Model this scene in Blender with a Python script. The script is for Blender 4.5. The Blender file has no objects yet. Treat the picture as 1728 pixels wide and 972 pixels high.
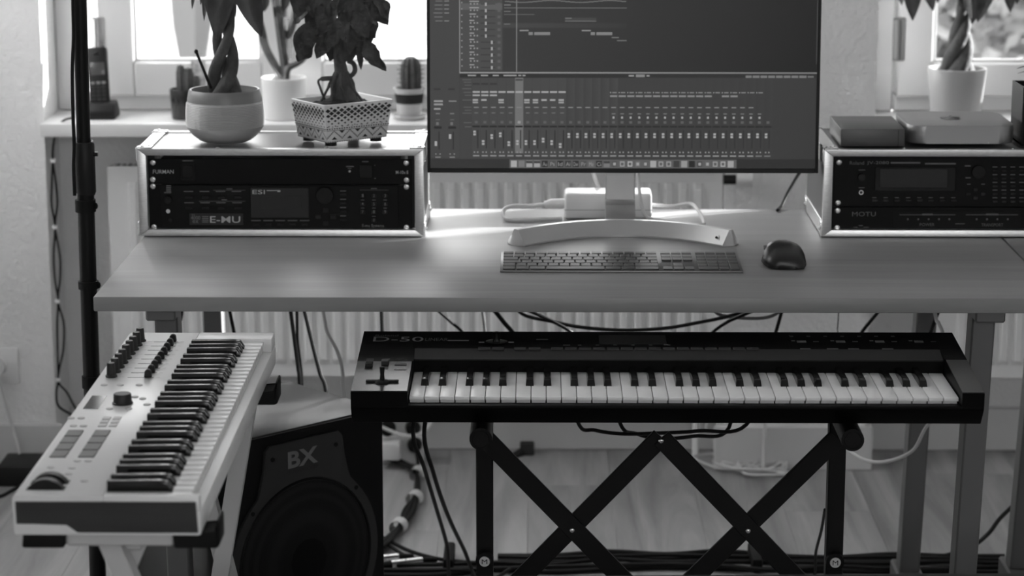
import bpy, bmesh, math, random
from mathutils import Vector as V, Matrix

R = math.radians
sc = bpy.context.scene
col = sc.collection
random.seed(7)

# ------------------------------------------------------------------ camera, sky, sun, exposure
FPX, PITCH, YAW, CAMZ = 4100.0, R(12.13), R(0.573), 1.60
cam_d = bpy.data.cameras.new('camera')
cam_d.sensor_width = 36.0
cam_d.lens = 36.0 * FPX / 1728.0
cam_d.clip_start = 0.05
cam_d.dof.use_dof = True
cam_d.dof.focus_distance = 3.95
cam_d.dof.aperture_fstop = 5.0
cam = bpy.data.objects.new('camera', cam_d)
col.objects.link(cam)
cam.location = (0, 0, CAMZ)
cam.rotation_euler = (R(90) - PITCH, 0, YAW)
sc.camera = cam

world = bpy.data.worlds.new('sky')
sc.world = world
world.use_nodes = True
wbg = world.node_tree.nodes['Background']
wbg.inputs['Color'].default_value = (1, 1, 1, 1)
wbg.inputs['Strength'].default_value = 5.0

sun_d = bpy.data.lights.new('sun', 'SUN')
sun_d.energy = 22.0
sun_d.angle = R(0.6)
sun = bpy.data.objects.new('sun', sun_d)
col.objects.link(sun)
SUN_TO = V((2.2, 1.0, 0.62)).normalized()          # direction from the room to the sun
sun.rotation_euler = SUN_TO.to_track_quat('Z', 'Y').to_euler()
sun.location = SUN_TO * 20

def portal(name, loc, rot, sx, sy):
    d = bpy.data.lights.new(name, 'AREA')
    d.shape = 'RECTANGLE'; d.size = sx; d.size_y = sy
    d.cycles.is_portal = True
    o = bpy.data.objects.new(name, d); col.objects.link(o)
    o.location = loc; o.rotation_euler = rot
portal('daylight_portal', (-0.34, 5.80, 1.55), (R(-90), 0, 0), 1.5, 1.45)
portal('daylight_portal', (1.85, 5.80, 1.20), (R(-90), 0, 0), 2.2, 0.82)
portal('daylight_portal', (-1.62, 4.75, 1.85), (R(-90), 0, R(90)), 1.2, 1.0)
portal('daylight_portal', (0.70, -1.75, 1.97), (R(90), 0, 0), 2.6, 0.95)

sc.view_settings.view_transform = 'Standard'
sc.view_settings.look = 'None'
sc.view_settings.gamma = 1.0
sc.view_settings.use_curve_mapping = False
sc.view_settings.exposure = 0.3
sc.cycles.use_denoising = True
sc.cycles.max_bounces = 8
sc.cycles.diffuse_bounces = 5
sc.cycles.glossy_bounces = 4
sc.cycles.transparent_max_bounces = 8
sc.cycles.sample_clamp_indirect = 8.0

# ------------------------------------------------------------------ helpers
_fw = V((-math.sin(YAW)*math.cos(PITCH), math.cos(YAW)*math.cos(PITCH), -math.sin(PITCH)))
_rt = V((math.cos(YAW), math.sin(YAW), 0))
_up = _rt.cross(_fw)
_C = V((0, 0, CAMZ))
def ray(px, py): return _fw + _rt*((px-864)/FPX) - _up*((py-486)/FPX)
def W(px, py, Y):                    # the point of the place at depth Y
    d = ray(px, py); return _C + d*(Y/d.y)
def WZ(px, py, z):                   # the point of the place at height z
    d = ray(px, py); return _C + d*((z-CAMZ)/d.z)

MATS = {}
def mat(name, v, rough=0.5, metal=0.0, noise=None, bump=None, spec=0.5, coat=0.0, stretch=None, emit=0.0):
    """grey procedural material; noise=(scale, amount), bump=(scale, strength), stretch=(x,y,z)"""
    if name in MATS: return MATS[name]
    m = bpy.data.materials.new(name); m.use_nodes = True
    nt = m.node_tree; b = nt.nodes['Principled BSDF']
    b.inputs['Base Color'].default_value = (v, v, v, 1)
    b.inputs['Roughness'].default_value = rough
    b.inputs['Metallic'].default_value = metal
    b.inputs['Specular IOR Level'].default_value = spec
    b.inputs['Coat Weight'].default_value = coat
    if emit:
        b.inputs['Emission Color'].default_value = (1, 1, 1, 1); b.inputs['Emission Strength'].default_value = emit
    src = None
    if noise or bump:
        tc = nt.nodes.new('ShaderNodeTexCoord'); src = tc.outputs['Object']
        if stretch:
            mp = nt.nodes.new('ShaderNodeMapping'); mp.inputs['Scale'].default_value = stretch
            nt.links.new(src, mp.inputs['Vector']); src = mp.outputs['Vector']
    if noise:
        n = nt.nodes.new('ShaderNodeTexNoise'); n.inputs['Scale'].default_value = noise[0]; n.inputs['Detail'].default_value = 5
        nt.links.new(src, n.inputs['Vector'])
        r = nt.nodes.new('ShaderNodeMapRange')
        r.inputs['From Min'].default_value = 0.3; r.inputs['From Max'].default_value = 0.7
        r.inputs['To Min'].default_value = max(0, v*(1-noise[1])); r.inputs['To Max'].default_value = v*(1+noise[1])
        nt.links.new(n.outputs['Fac'], r.inputs['Value']); nt.links.new(r.outputs['Result'], b.inputs['Base Color'])
    if bump:
        n2 = nt.nodes.new('ShaderNodeTexNoise'); n2.inputs['Scale'].default_value = bump[0]; n2.inputs['Detail'].default_value = 6
        nt.links.new(src, n2.inputs['Vector'])
        bp = nt.nodes.new('ShaderNodeBump'); bp.inputs['Strength'].default_value = bump[1]; bp.inputs['Distance'].default_value = 0.01
        nt.links.new(n2.outputs['Fac'], bp.inputs['Height']); nt.links.new(bp.outputs['Normal'], b.inputs['Normal'])
    MATS[name] = m
    return m

def wood(name, v, axis, rough=0.4, contrast=0.35, scale=9.0, coat=0.0):
    """grain runs along the axis; random tone per object"""
    if name in MATS: return MATS[name]
    m = bpy.data.materials.new(name); m.use_nodes = True
    nt = m.node_tree; b = nt.nodes['Principled BSDF']; b.inputs['Roughness'].default_value = rough
    b.inputs['Coat Weight'].default_value = coat; b.inputs['Coat Roughness'].default_value = 0.25
    tc = nt.nodes.new('ShaderNodeTexCoord'); mp = nt.nodes.new('ShaderNodeMapping')
    s = [scale, scale, scale]; s[axis] = scale*0.07
    mp.inputs['Scale'].default_value = s
    oi = nt.nodes.new('ShaderNodeObjectInfo')
    ad = nt.nodes.new('ShaderNodeVectorMath'); ad.operation = 'ADD'
    ml = nt.nodes.new('ShaderNodeMath'); ml.operation = 'MULTIPLY'; ml.inputs[1].default_value = 37.0
    nt.links.new(oi.outputs['Random'], ml.inputs[0])
    nt.links.new(tc.outputs['Object'], ad.inputs[0]); nt.links.new(ml.outputs[0], ad.inputs[1])
    nt.links.new(ad.outputs[0], mp.inputs['Vector'])
    n = nt.nodes.new('ShaderNodeTexNoise'); n.inputs['Scale'].default_value = 1.6; n.inputs['Detail'].default_value = 8; n.inputs['Roughness'].default_value = 0.62
    n.inputs['Distortion'].default_value = 0.9
    nt.links.new(mp.outputs['Vector'], n.inputs['Vector'])
    r = nt.nodes.new('ShaderNodeMapRange')
    r.inputs['From Min'].default_value = 0.3; r.inputs['From Max'].default_value = 0.7
    r.inputs['To Min'].default_value = v*(1-contrast); r.inputs['To Max'].default_value = v*(1+contrast)
    nt.links.new(n.outputs['Fac'], r.inputs['Value'])
    t = nt.nodes.new('ShaderNodeMapRange'); t.inputs['To Min'].default_value = 0.94; t.inputs['To Max'].default_value = 1.05
    nt.links.new(oi.outputs['Random'], t.inputs['Value'])
    mu = nt.nodes.new('ShaderNodeMath'); mu.operation = 'MULTIPLY'
    nt.links.new(r.outputs['Result'], mu.inputs[0]); nt.links.new(t.outputs['Result'], mu.inputs[1])
    nt.links.new(mu.outputs[0], b.inputs['Base Color'])
    bp = nt.nodes.new('ShaderNodeBump'); bp.inputs['Strength'].default_value = 0.08; bp.inputs['Distance'].default_value = 0.004
    nt.links.new(n.outputs['Fac'], bp.inputs['Height']); nt.links.new(bp.outputs['Normal'], b.inputs['Normal'])
    MATS[name] = m
    return m

def attr_mat(name, rough=0.35):
    """a lit display: emission comes from the picture's own colour attribute"""
    m = bpy.data.materials.new(name); m.use_nodes = True
    nt = m.node_tree; b = nt.nodes['Principled BSDF']
    b.inputs['Base Color'].default_value = (0.012, 0.012, 0.012, 1); b.inputs['Roughness'].default_value = rough
    b.inputs['Specular IOR Level'].default_value = 0.15
    a = nt.nodes.new('ShaderNodeAttribute'); a.attribute_name = 'glow'
    nt.links.new(a.outputs['Color'], b.inputs['Emission Color']); b.inputs['Emission Strength'].default_value = 1.0
    return m

M_wall = mat('plaster', 0.80, 0.85, noise=(3, 0.03), bump=(90, 0.45))
M_ceil = mat('ceiling_paint', 0.85, 0.9)
M_base = mat('baseboard_paint', 0.62, 0.5)
M_win = mat('window_lacquer', 0.62, 0.35)
M_sill = mat('sill_stone', 0.66, 0.35)
M_rad = mat('radiator_enamel', 0.88, 0.4)
M_black = mat('black_plastic', 0.007, 0.5, spec=0.3)
M_blackm = mat('black_metal', 0.004, 0.42, spec=0.2)
M_blackg = mat('black_gloss', 0.005, 0.18, spec=0.4)
M_blackr = mat('black_rubber', 0.006, 0.7, spec=0.2)
M_panel = mat('black_faceplate', 0.004, 0.5, spec=0.15, noise=(60, 0.15))
M_panel2 = mat('charcoal_faceplate', 0.007, 0.5, spec=0.15)
M_dark = mat('dark_grey_plastic', 0.024, 0.5, spec=0.3)
M_mid = mat('mid_grey_plastic', 0.18, 0.45)
M_print = mat('light_print', 0.50, 0.5)
M_print2 = mat('dim_print', 0.13, 0.5)
M_lcd = mat('display_glass', 0.028, 0.3, spec=0.3)
M_alu = mat('brushed_aluminium', 0.70, 0.38, metal=1.0, noise=(80, 0.12), stretch=(1, 8, 8))
M_steel = mat('bright_steel', 0.75, 0.25, metal=1.0)
M_sgrey = mat('space_grey_metal', 0.22, 0.4, metal=0.85)
M_silver = mat('silver_paint', 0.55, 0.32, metal=0.7)
M_white = mat('white_plastic', 0.74, 0.32)
M_whitem = mat('white_matt', 0.68, 0.5)
M_cabw = mat('white_cable_sheath', 0.6, 0.45)
M_cabb = mat('black_cable_sheath', 0.006, 0.55, spec=0.25)
M_cabg = mat('grey_cable_sheath', 0.16, 0.5)
M_soil = mat('potting_soil', 0.02, 0.95, bump=(120, 0.9))
M_leaf = mat('leaf_green', 0.045, 0.42, noise=(30, 0.3), bump=(90, 0.15))
M_leaf2 = mat('wrinkled_leaf', 0.05, 0.5, noise=(40, 0.35), bump=(70, 0.6))
M_bark = mat('bark', 0.07, 0.8, noise=(30, 0.4), bump=(60, 0.6))
M_cactus = mat('cactus_skin', 0.07, 0.6, noise=(60, 0.3))
M_desk = wood('desk_beech', 0.25, 0, rough=0.42, contrast=0.16, scale=7)
M_floor = wood('floor_oak', 0.34, 1, rough=0.5, contrast=0.34, scale=9)
M_leg = mat('desk_leg_metal', 0.14, 0.42, metal=0.3)
M_lam = mat('case_laminate', 0.06, 0.30, noise=(40, 0.1))

ORG = {}
def thing(name, label, cat, loc=(0, 0, 0), group=None, kind=None):
    o = bpy.data.objects.new(name, None); col.objects.link(o)
    o.empty_display_size = 0.05; o.location = loc
    o['label'] = label
    if kind: o['kind'] = kind
    else: o['category'] = cat
    if group: o['group'] = group
    ORG[o.name] = V(loc)
    return o

def tag(o, label, cat=None, group=None, kind=None):
    o['label'] = label
    if cat: o['category'] = cat
    if group: o['group'] = group
    if kind: o['kind'] = kind
    return o

class MB:
    def __init__(s): s.bm = bmesh.new()
    def _v(s, pts): return [s.bm.verts.new(p) for p in pts]
    def face(s, pts):
        return s.bm.faces.new(s._v(pts))
    def hexa(s, p, bev=0.0, seg=1):
        v = s._v(p)
        fs = [s.bm.faces.new([v[i] for i in q]) for q in ((3,2,1,0), (4,5,6,7), (0,1,5,4), (1,2,6,5), (2,3,7,6), (3,0,4,7))]
        if bev:
            es = list({e for f in fs for e in f.edges})
            bmesh.ops.bevel(s.bm, geom=es, offset=bev, segments=seg, affect='EDGES', profile=0.5)
        return s
    def box(s, x0, x1, y0, y1, z0, z1, bev=0.0, seg=1):
        return s.hexa([(x0,y0,z0),(x1,y0,z0),(x1,y1,z0),(x0,y1,z0),(x0,y0,z1),(x1,y0,z1),(x1,y1,z1),(x0,y1,z1)], bev, seg)
    def prism(s, poly, axis, a0, a1, bev=0.0, seg=1):
        """poly in the two other axes, in order x,y / x,z / y,z"""
        def P(u, w, a): return {'x': (a,u,w), 'y': (u,a,w), 'z': (u,w,a)}[axis]
        A = s._v([P(u,w,a0) for u,w in poly]); B = s._v([P(u,w,a1) for u,w in poly])
        fs = [s.bm.faces.new(A), s.bm.faces.new(list(reversed(B)))]
        n = len(poly)
        for i in range(n):
            fs.append(s.bm.faces.new([A[i], B[i], B[(i+1)%n], A[(i+1)%n]]))
        if bev:
            es = list({e for f in fs for e in f.edges})
            bmesh.ops.bevel(s.bm, geom=es, offset=bev, segments=seg, affect='EDGES', profile=0.5)
        return s
    def tube(s, pts, r, n=8, cap=True, flat=1.0):
        pts = [V(p) for p in pts]
        if not isinstance(r, (list, tuple)): r = [r]*len(pts)
        t0 = (pts[1]-pts[0]).normalized()
        nrm = t0.orthogonal().normalized(); rings = []
        for i, p in enumerate(pts):
            a = pts[max(i-1,0)]; b = pts[min(i+1,len(pts)-1)]
            t = (b-a).normalized()
            nrm = (nrm - t*nrm.dot(t)).normalized(); bi = t.cross(nrm)
            rings.append(s._v([p + (nrm*math.cos(2*math.pi*k/n) + bi*math.sin(2*math.pi*k/n)*flat)*r[i] for k in range(n)]))
        for A, B in zip(rings, rings[1:]):
            for k in range(n): s.bm.faces.new([A[k], A[(k+1)%n], B[(k+1)%n], B[k]])
        if cap:
            s.bm.faces.new(list(reversed(rings[0]))); s.bm.faces.new(rings[-1])
        return s
    def cyl(s, p0, p1, r0, r1=None, n=16): return s.tube([p0, p1], [r0, r0 if r1 is None else r1], n)
    def lathe(s, prof, cx, cy, cz, n=32, rib=0, ribd=0.0):
        rings = []
        for r, z in prof:
            if r <= 1e-6: rings.append(s._v([(cx, cy, cz+z)]))
            else: rings.append(s._v([(cx+r*(1+(ribd*math.cos(rib*2*math.pi*k/n) if rib else 0))*math.cos(2*math.pi*k/n), cy+r*(1+(ribd*math.cos(rib*2*math.pi*k/n) if rib else 0))*math.sin(2*math.pi*k/n), cz+z) for k in range(n)]))
        for A, B in zip(rings, rings[1:]):
            for k in range(n):
                a = [A[k], A[(k+1)%n]] if len(A) > 1 else [A[0]]
                b = [B[(k+1)%n], B[k]] if len(B) > 1 else [B[0]]
                if len(a)+len(b) > 2: s.bm.faces.new(a+b)
        return s
    def ball(s, c, rx, ry, rz, u=14, v=9):
        return s.lathe_scaled(c, rx, ry, rz, u, v)
    def lathe_scaled(s, c, rx, ry, rz, u, v):
        rings = []
        for j in range(v+1):
            a = math.pi*j/v - math.pi/2; rr = math.cos(a); zz = math.sin(a)
            if j in (0, v): rings.append(s._v([(c[0], c[1], c[2]+rz*zz)]))
            else: rings.append(s._v([(c[0]+rx*rr*math.cos(2*math.pi*k/u), c[1]+ry*rr*math.sin(2*math.pi*k/u), c[2]+rz*zz) for k in range(u)]))
        for A, B in zip(rings, rings[1:]):
            for k in range(u):
                a = [A[k], A[(k+1)%u]] if len(A) > 1 else [A[0]]
                b = [B[(k+1)%u], B[k]] if len(B) > 1 else [B[0]]
                s.bm.faces.new(a+b)
        return s
    def text(s, string, fit, fn, bold=0.0):
        """flat lettering: fit=(u0,v0,u1,v1) rectangle, fn maps (u,v) to a point"""
        me = text_mesh(string, bold)
        xs = [v.co.x for v in me.vertices]; ys = [v.co.y for v in me.vertices]
        if not xs: return s
        x0, x1, y0, y1 = min(xs), max(xs), min(ys), max(ys)
        vs = [s.bm.verts.new(fn(fit[0]+(v.co.x-x0)/(x1-x0)*(fit[2]-fit[0]), fit[1]+(v.co.y-y0)/max(1e-6, y1-y0)*(fit[3]-fit[1]))) for v in me.vertices]
        for p in me.polygons:
            try: s.bm.faces.new([vs[i] for i in p.vertices])
            except ValueError: pass
        return s
    def obj(s, name, m, parent=None, loc=None, local=False, angle=38, share=False):
        me = bpy.data.meshes.new(name)
        bmesh.ops.recalc_face_normals(s.bm, faces=s.bm.faces)
        s.bm.to_mesh(me); s.bm.free()
        o = bpy.data.objects.new(name, me); col.objects.link(o)
        me.materials.append(m)
        if parent is not None:
            o.parent = parent; org = ORG[parent.name]
        elif loc is not None: org = V(loc); o.location = org
        else:
            vs = [v.co for v in me.vertices]
            org = V(((min(v.x for v in vs)+max(v.x for v in vs))/2, (min(v.y for v in vs)+max(v.y for v in vs))/2, min(v.z for v in vs)))
            o.location = org
        if not local or parent is None: me.transform(Matrix.Translation(-org))
        ORG[o.name] = org
        me.shade_smooth(); me.set_sharp_from_angle(angle=R(angle))
        return o

_txt = {}
def text_mesh(string, bold=0.0):
    k = (string, bold)
    if k not in _txt:
        cu = bpy.data.curves.new('lettering', 'FONT'); cu.body = string; cu.offset = bold; cu.resolution_u = 3
        ob = bpy.data.objects.new('lettering', cu); col.objects.link(ob)
        bpy.context.view_layer.update()
        dg = bpy.context.evaluated_depsgraph_get()
        _txt[k] = bpy.data.meshes.new_from_object(ob.evaluated_get(dg))
        col.objects.unlink(ob); bpy.data.objects.remove(ob)
    return _txt[k]

def inst(o, parent, loc, rot=None, scale=None, name=None):
    """a copy of a part (shares its mesh) placed in its thing's own coordinates"""
    c = o.copy(); col.objects.link(c); c.parent = parent; c.location = loc
    if rot is not None: c.rotation_euler = rot
    if scale is not None: c.scale = scale
    ORG[c.name] = ORG[o.name]
    return c

def smooth_path(pts, k=8):
    pts = [V(p) for p in pts]
    if len(pts) < 3: return pts
    P = [pts[0]*2-pts[1]] + pts + [pts[-1]*2-pts[-2]]
    out = []
    for i in range(1, len(P)-2):
        a, b, c, d = P[i-1:i+3]
        for j in range(k):
            t = j/k
            out.append(0.5*((2*b) + (c-a)*t + (2*a-5*b+4*c-d)*t*t + (3*b-a-3*c+d)*t*t*t))
    out.append(pts[-1])
    return out

def cable(name, label, pts, r, m, cat='cable', group=None, k=8, kind=None):
    b = MB(); b.tube(smooth_path(pts, k), r, 7)
    o = b.obj(name, m)
    return tag(o, label, cat, group)

def leaf_data(name, L, Wd, droop=0.25, fold=0.25, wav=0.0, seg=9, shape=1.0):
    """a leaf along +X from its stalk, midrib folded, tip drooping to -Z"""
    b = bmesh.new(); rows = []
    for i in range(seg+1):
        t = i/seg
        w = Wd*0.5*(math.sin(math.pi*t**shape)**0.8) if 0 < i < seg else Wd*0.02
        x = L*t; z = -droop*L*t*t
        row = []
        for j in range(-2, 3):
            u = j/2
            row.append(b.verts.new((x, w*u, z + fold*w*abs(u) + wav*math.sin(9*t+2.5*u)*w*abs(u))))
        rows.append(row)
    for A, B in zip(rows, rows[1:]):
        for j in range(4): b.faces.new([A[j], A[j+1], B[j+1], B[j]])
    me = bpy.data.meshes.new(name); b.to_mesh(me); b.free(); me.shade_smooth()
    return me

def put_leaf(me, m, parent, base, tip, L, roll=0.0, name='leaf'):
    """the leaf from base to tip (world points)"""
    if not me.materials: me.materials.append(m)
    o = bpy.data.objects.new(name, me); col.objects.link(o); o.parent = parent
    base = V(base); d = V(tip)-base; ln = d.length; d.normalize()
    up = V((0, -1, 0.35)) if abs(d.z) > 0.5 else V((0, 0, 1))
    side = up.cross(d).normalized(); up = d.cross(side)
    rot = Matrix((d, side, up)).transposed().to_4x4() @ Matrix.Rotation(roll, 4, 'X')
    o.matrix_local = Matrix.Translation(base-ORG[parent.name]) @ rot @ Matrix.Scale(ln/L, 4)
    return o

# ------------------------------------------------------------------ the room
XL, XR, YF, YB, ZC = -1.52, 3.2, -1.7, 5.45, 2.55
NX0, NX1, PX1, RX1 = -1.115, 0.430, 0.765, 2.98     # niche and pier edges
YN, YW = 5.62, 5.72                                  # niche back, outer face of the wall
ZS, ZL = 0.79, 2.25                                  # under the sill, lintel

def struct(o, label=None):
    o['kind'] = 'structure'
    if label: o['label'] = label
    return o

# floor: a screed with boards laid on it, running away from the camera
b = MB(); b.box(XL, XR, YF, YN+0.02, -0.06, -0.012)
floor = struct(b.obj('floor', M_cabg, loc=(0, 0, 0)), 'pale oak floorboards running towards the windows')
pw = 0.188
lens_ = [1.9, 1.35, 2.2, 1.6]
i = 0; x = XL
while x < XR-0.01:
    w = min(pw, XR-x); y = YF - (i*0.53) % 1.4
    k = i
    while y < YN:
        L = lens_[k % 4]; y1 = min(y+L, YN+0.02); y0 = max(y, YF)
        if y1 > y0+0.02 and y1 > 1.0 and -1.6 < x < 2.4:
            p = MB(); p.box(x+0.0002, x+w-0.0002, y0+0.0002, y1-0.0002, -0.012, 0.0, 0.0005)
            p.obj('floorboard', M_floor, floor)
        elif y1 > y0+0.02:
            p = MB(); p.box(x+0.0006, x+w-0.0006, y0+0.0006, y1-0.0006, -0.012, 0.0)
            p.obj('floorboard', M_floor, floor)
        y += L; k += 1
    x += pw; i += 1

# back wall with two window niches down to the floor
for nm, lb, q in (('wall_back', 'white plastered wall with the socket at the left', (XL-0.2, NX0, YB, -0.06, ZC)), ('wall_pier', 'white plastered pier between the two windows', (NX1, PX1, YB, -0.06, ZC)),
                  ('wall_back_right', 'white plastered wall right of the second window', (RX1, XR+0.2, YB, -0.06, ZC)),
                  ('wall_niche_left', 'white wall behind the long radiator', (NX0, NX1, YN, -0.06, ZS)), ('wall_niche_right', 'white wall below the second window', (PX1, RX1, YN, -0.06, ZS)),
                  ('wall_lintel_left', 'white lintel over the first window', (NX0, NX1, YB, ZL, ZC)), ('wall_lintel_right', 'white lintel over the second window', (PX1, RX1, YB, ZL, ZC))):
    b = MB(); b.box(q[0], q[1], q[2], YW+0.12, q[3], q[4]); struct(b.obj(nm, M_wall), lb)
# left wall with a window added for light, right wall, wall behind the viewer, ceiling
b = MB()
b.box(XL-0.2, XL, YF, 4.15, -0.06, ZC); b.box(XL-0.2, XL, 5.35, YB, -0.06, ZC)
b.box(XL-0.2, XL, 4.15, 5.35, -0.06, 1.35); b.box(XL-0.2, XL, 4.15, 5.35, 2.35, ZC)
struct(b.obj('wall_left', M_wall, loc=(XL, 0, 0)), 'white plastered side wall')
b = MB(); b.box(XR, XR+0.2, YF, YB, -0.06, ZC)
struct(b.obj('wall_right', M_wall, loc=(XR, 0, 0)), 'white plastered side wall on the right')
b = MB()
b.box(XL-0.2, -0.6, YF-0.2, YF, -0.06, ZC); b.box(2.0, XR+0.2, YF-0.2, YF, -0.06, ZC)
b.box(-0.6, 2.0, YF-0.2, YF, -0.06, 1.5); b.box(-0.6, 2.0, YF-0.2, YF, 2.45, ZC)  # unseen high opening, added to light the room from the front
struct(b.obj('wall_front', M_wall, loc=(0, YF, 0)), 'white wall behind the viewer with a high window added for front light')
b = MB(); b.box(XL-0.2, XR+0.2, YF-0.2, YW+0.12, ZC, ZC+0.15)
struct(b.obj('ceiling', M_ceil, loc=(0, 0, ZC)), 'white ceiling')

def skirting(name, parts, label):
    b = MB()
    for x0, x1, y0, y1 in parts: b.box(x0, x1, y0, y1, 0.0, 0.105, 0.003)
    struct(b.obj(name, M_base), label)
skirting('baseboard_left', [(XL, NX0+0.016, YB-0.016, YB)], 'white baseboard under the socket')
skirting('baseboard_niche', [(NX0, NX1, YN-0.016, YN)], 'white baseboard below the long radiator')
skirting('baseboard_pier', [(NX1-0.016, PX1+0.016, YB-0.016, YB), (PX1, PX1+0.016, YB, YN)], 'white baseboard around the wall pier between the windows')
skirting('baseboard_right', [(PX1+0.016, RX1, YN-0.016, YN)], 'white baseboard in the second window niche')

M_glass = bpy.data.materials.new('window_glass'); M_glass.use_nodes = True
_nt = M_glass.node_tree; _nt.nodes.remove(_nt.nodes['Principled BSDF'])
_tr = _nt.nodes.new('ShaderNodeBsdfTransparent'); _gl = _nt.nodes.new('ShaderNodeBsdfGlossy'); _gl.inputs['Roughness'].default_value = 0.02
_mx = _nt.nodes.new('ShaderNodeMixShader'); _mx.inputs[0].default_value = 0.05
_nt.links.new(_tr.outputs[0], _mx.inputs[1]); _nt.links.new(_gl.outputs[0], _mx.inputs[2])
_nt.links.new(_mx.outputs[0], _nt.nodes['Material Output'].inputs['Surface'])

def window(name, label, x0, x1, bays, handle_at, sun_block_z=0):
    t = thing(name, label, None, (x0, YN, ZS), kind='structure')
    zs = 0.815
    y0, y1 = 5.60, 5.685
    def ring(nm, a, c, z0, z1, wl, wr, wb, wt, ya, yb, par, bev=0.004):
        b = MB()
        b.box(a, a+wl, ya, yb, z0, z1, bev); b.box(c-wr, c, ya, yb, z0, z1, bev)
        b.box(a+wl, c-wr, ya, yb, z0, z0+wb, bev); b.box(a+wl, c-wr, ya, yb, z1-wt, z1, bev)
        return b.obj(nm, M_win, par)
    fr = ring('window_frame', x0, x1, zs, ZL, 0.062, 0.062, 0.040, 0.06, y0+0.012, y1, t)
    for a, c in bays:
        sash = ring('sash', a, c, zs+0.036, ZL-0.05, 0.082, 0.05, 0.079, 0.07, y0-0.006, y1-0.012, t)
        bead = ring('glazing_bead', a+0.080, c-0.048, zs+0.113, ZL-0.118, 0.010, 0.010, 0.010, 0.01, y0+0.004, y0+0.016, sash, 0.002)
        b = MB(); b.box(a+0.082, c-0.05, y0+0.018, y0+0.024, zs+0.115, ZL-0.12)
        b.obj('pane', M_glass, sash)
        b = MB(); hx = a+0.012
        b.cyl((hx-0.016, y0-0.012, zs+0.125), (hx-0.016, y0-0.012, zs+0.215), 0.008, n=12)
        b.box(hx-0.024, hx+0.004, y0-0.010, y0-0.004, zs+0.12, zs+0.22, 0.002)
        b.obj('hinge', M_steel if handle_at == 0 else M_mid, sash)
    b = MB()
    for a, c in zip(bays, bays[1:]):
        b.box(a[1]-0.002, c[0]+0.002, y0+0.010, y1, zs+0.04, ZL-0.06, 0.003)
    if len(bays) > 1: b.obj('mullion', M_win, t)
    b = MB(); b.box(x0-0.0, x1+0.0, 5.395, y0+0.03, ZS-0.006, zs, 0.004, 2)
    b.obj('window_sill', M_sill, t)
    if sun_block_z:                                        # unseen outside slats, added to hold the sun off the desk
        z = sun_block_z; n = 0
        while z < ZL:
            b = MB(); b.box(x0+0.03, x1-0.03, 5.735, 5.745, z, z+0.046, 0.003); b.obj('sun_block_slat', M_win, t); z += 0.047
    return t
window('window_1', 'white framed window with three bays and a deep white sill', NX0, NX1,
       [(-1.012, -0.585), (-0.575, -0.075), (-0.065, 0.37)], 0)
window('window_2', 'white framed window with the large potted tree on its sill', PX1, RX1, [(0.832, 1.50), (1.52, 2.20), (2.22, 2.91)], 1, 1.60)

b = MB()  # unseen side window, inferred from the bright wall, added for its light
for z0, z1 in ((1.35, 1.42), (2.28, 2.35)): b.box(XL-0.14, XL-0.07, 4.15, 5.35, z0, z1)
for a, c in ((4.15, 4.22), (5.28, 5.35)): b.box(XL-0.14, XL-0.07, a, c, 1.42, 2.28)
struct(b.obj('added_side_window', M_win), 'white framed window added unseen in the left side wall for its light')

# ------------------------------------------------------------------ outside
b = MB(); b.box(-30, 30, 6.2, 60, -1.3, -1.2)
o = b.obj('ground', mat('lawn', 0.25, 0.9, noise=(2, 0.4)), loc=(0, 6.2, -1.3)); o['kind'] = 'structure'; o['label'] = 'garden ground outside the windows'
M_hleaf = mat('garden_leaf', 0.30, 0.6, noise=(6, 0.35))
_nt = M_hleaf.node_tree; _tl = _nt.nodes.new('ShaderNodeBsdfTranslucent'); _tl.inputs['Color'].default_value = (0.30, 0.30, 0.30, 1)
_mx = _nt.nodes.new('ShaderNodeMixShader'); _mx.inputs[0].default_value = 0.5
_nt.links.new(_nt.nodes['Principled BSDF'].outputs[0], _mx.inputs[1]); _nt.links.new(_tl.outputs[0], _mx.inputs[2])
_nt.links.new(_mx.outputs[0], _nt.nodes['Material Output'].inputs['Surface'])
def garden_tree(x, y, h, w, label, n):
    t = thing('garden_tree', label, 'tree', (x, y, -1.2), 'trees outside the right window')
    b = MB(); b.tube([(x, y, -1.2), (x+0.05, y, h*0.3-1.2), (x-0.03, y, h*0.75-1.2)], [0.12, 0.1, 0.05], 8); b.obj('trunk', M_bark, t)
    b = MB(); rnd = random.Random(int(x*100))
    for _ in range(n):
        a = rnd.uniform(0, 6.28); q = rnd.random()**0.5; zz = rnd.uniform(0.12, 1.0)
        c = V((x+math.cos(a)*q*w*0.5, y+math.sin(a)*q*w*0.4, -1.2+h*zz))
        d1 = V((rnd.uniform(-1,1), rnd.uniform(-1,1), rnd.uniform(-1,1))).normalized()*rnd.uniform(0.03, 0.065)
        d2 = d1.orthogonal()*0.6
        b.face([c-d1, c+d2, c+d1, c-d2])
    o = b.obj('foliage', M_hleaf, t); o['kind'] = 'stuff'
for x, y, h, w, lb in ((2.1, 10.0, 5.5, 3.2, 'bushy pale green tree seen through the right window beside the pot'),
                       (4.6, 12.6, 6.0, 3.4, 'bushy pale green tree behind the right window at the picture edge')):
    garden_tree(x, y, h, w, lb, 42000)
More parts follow.
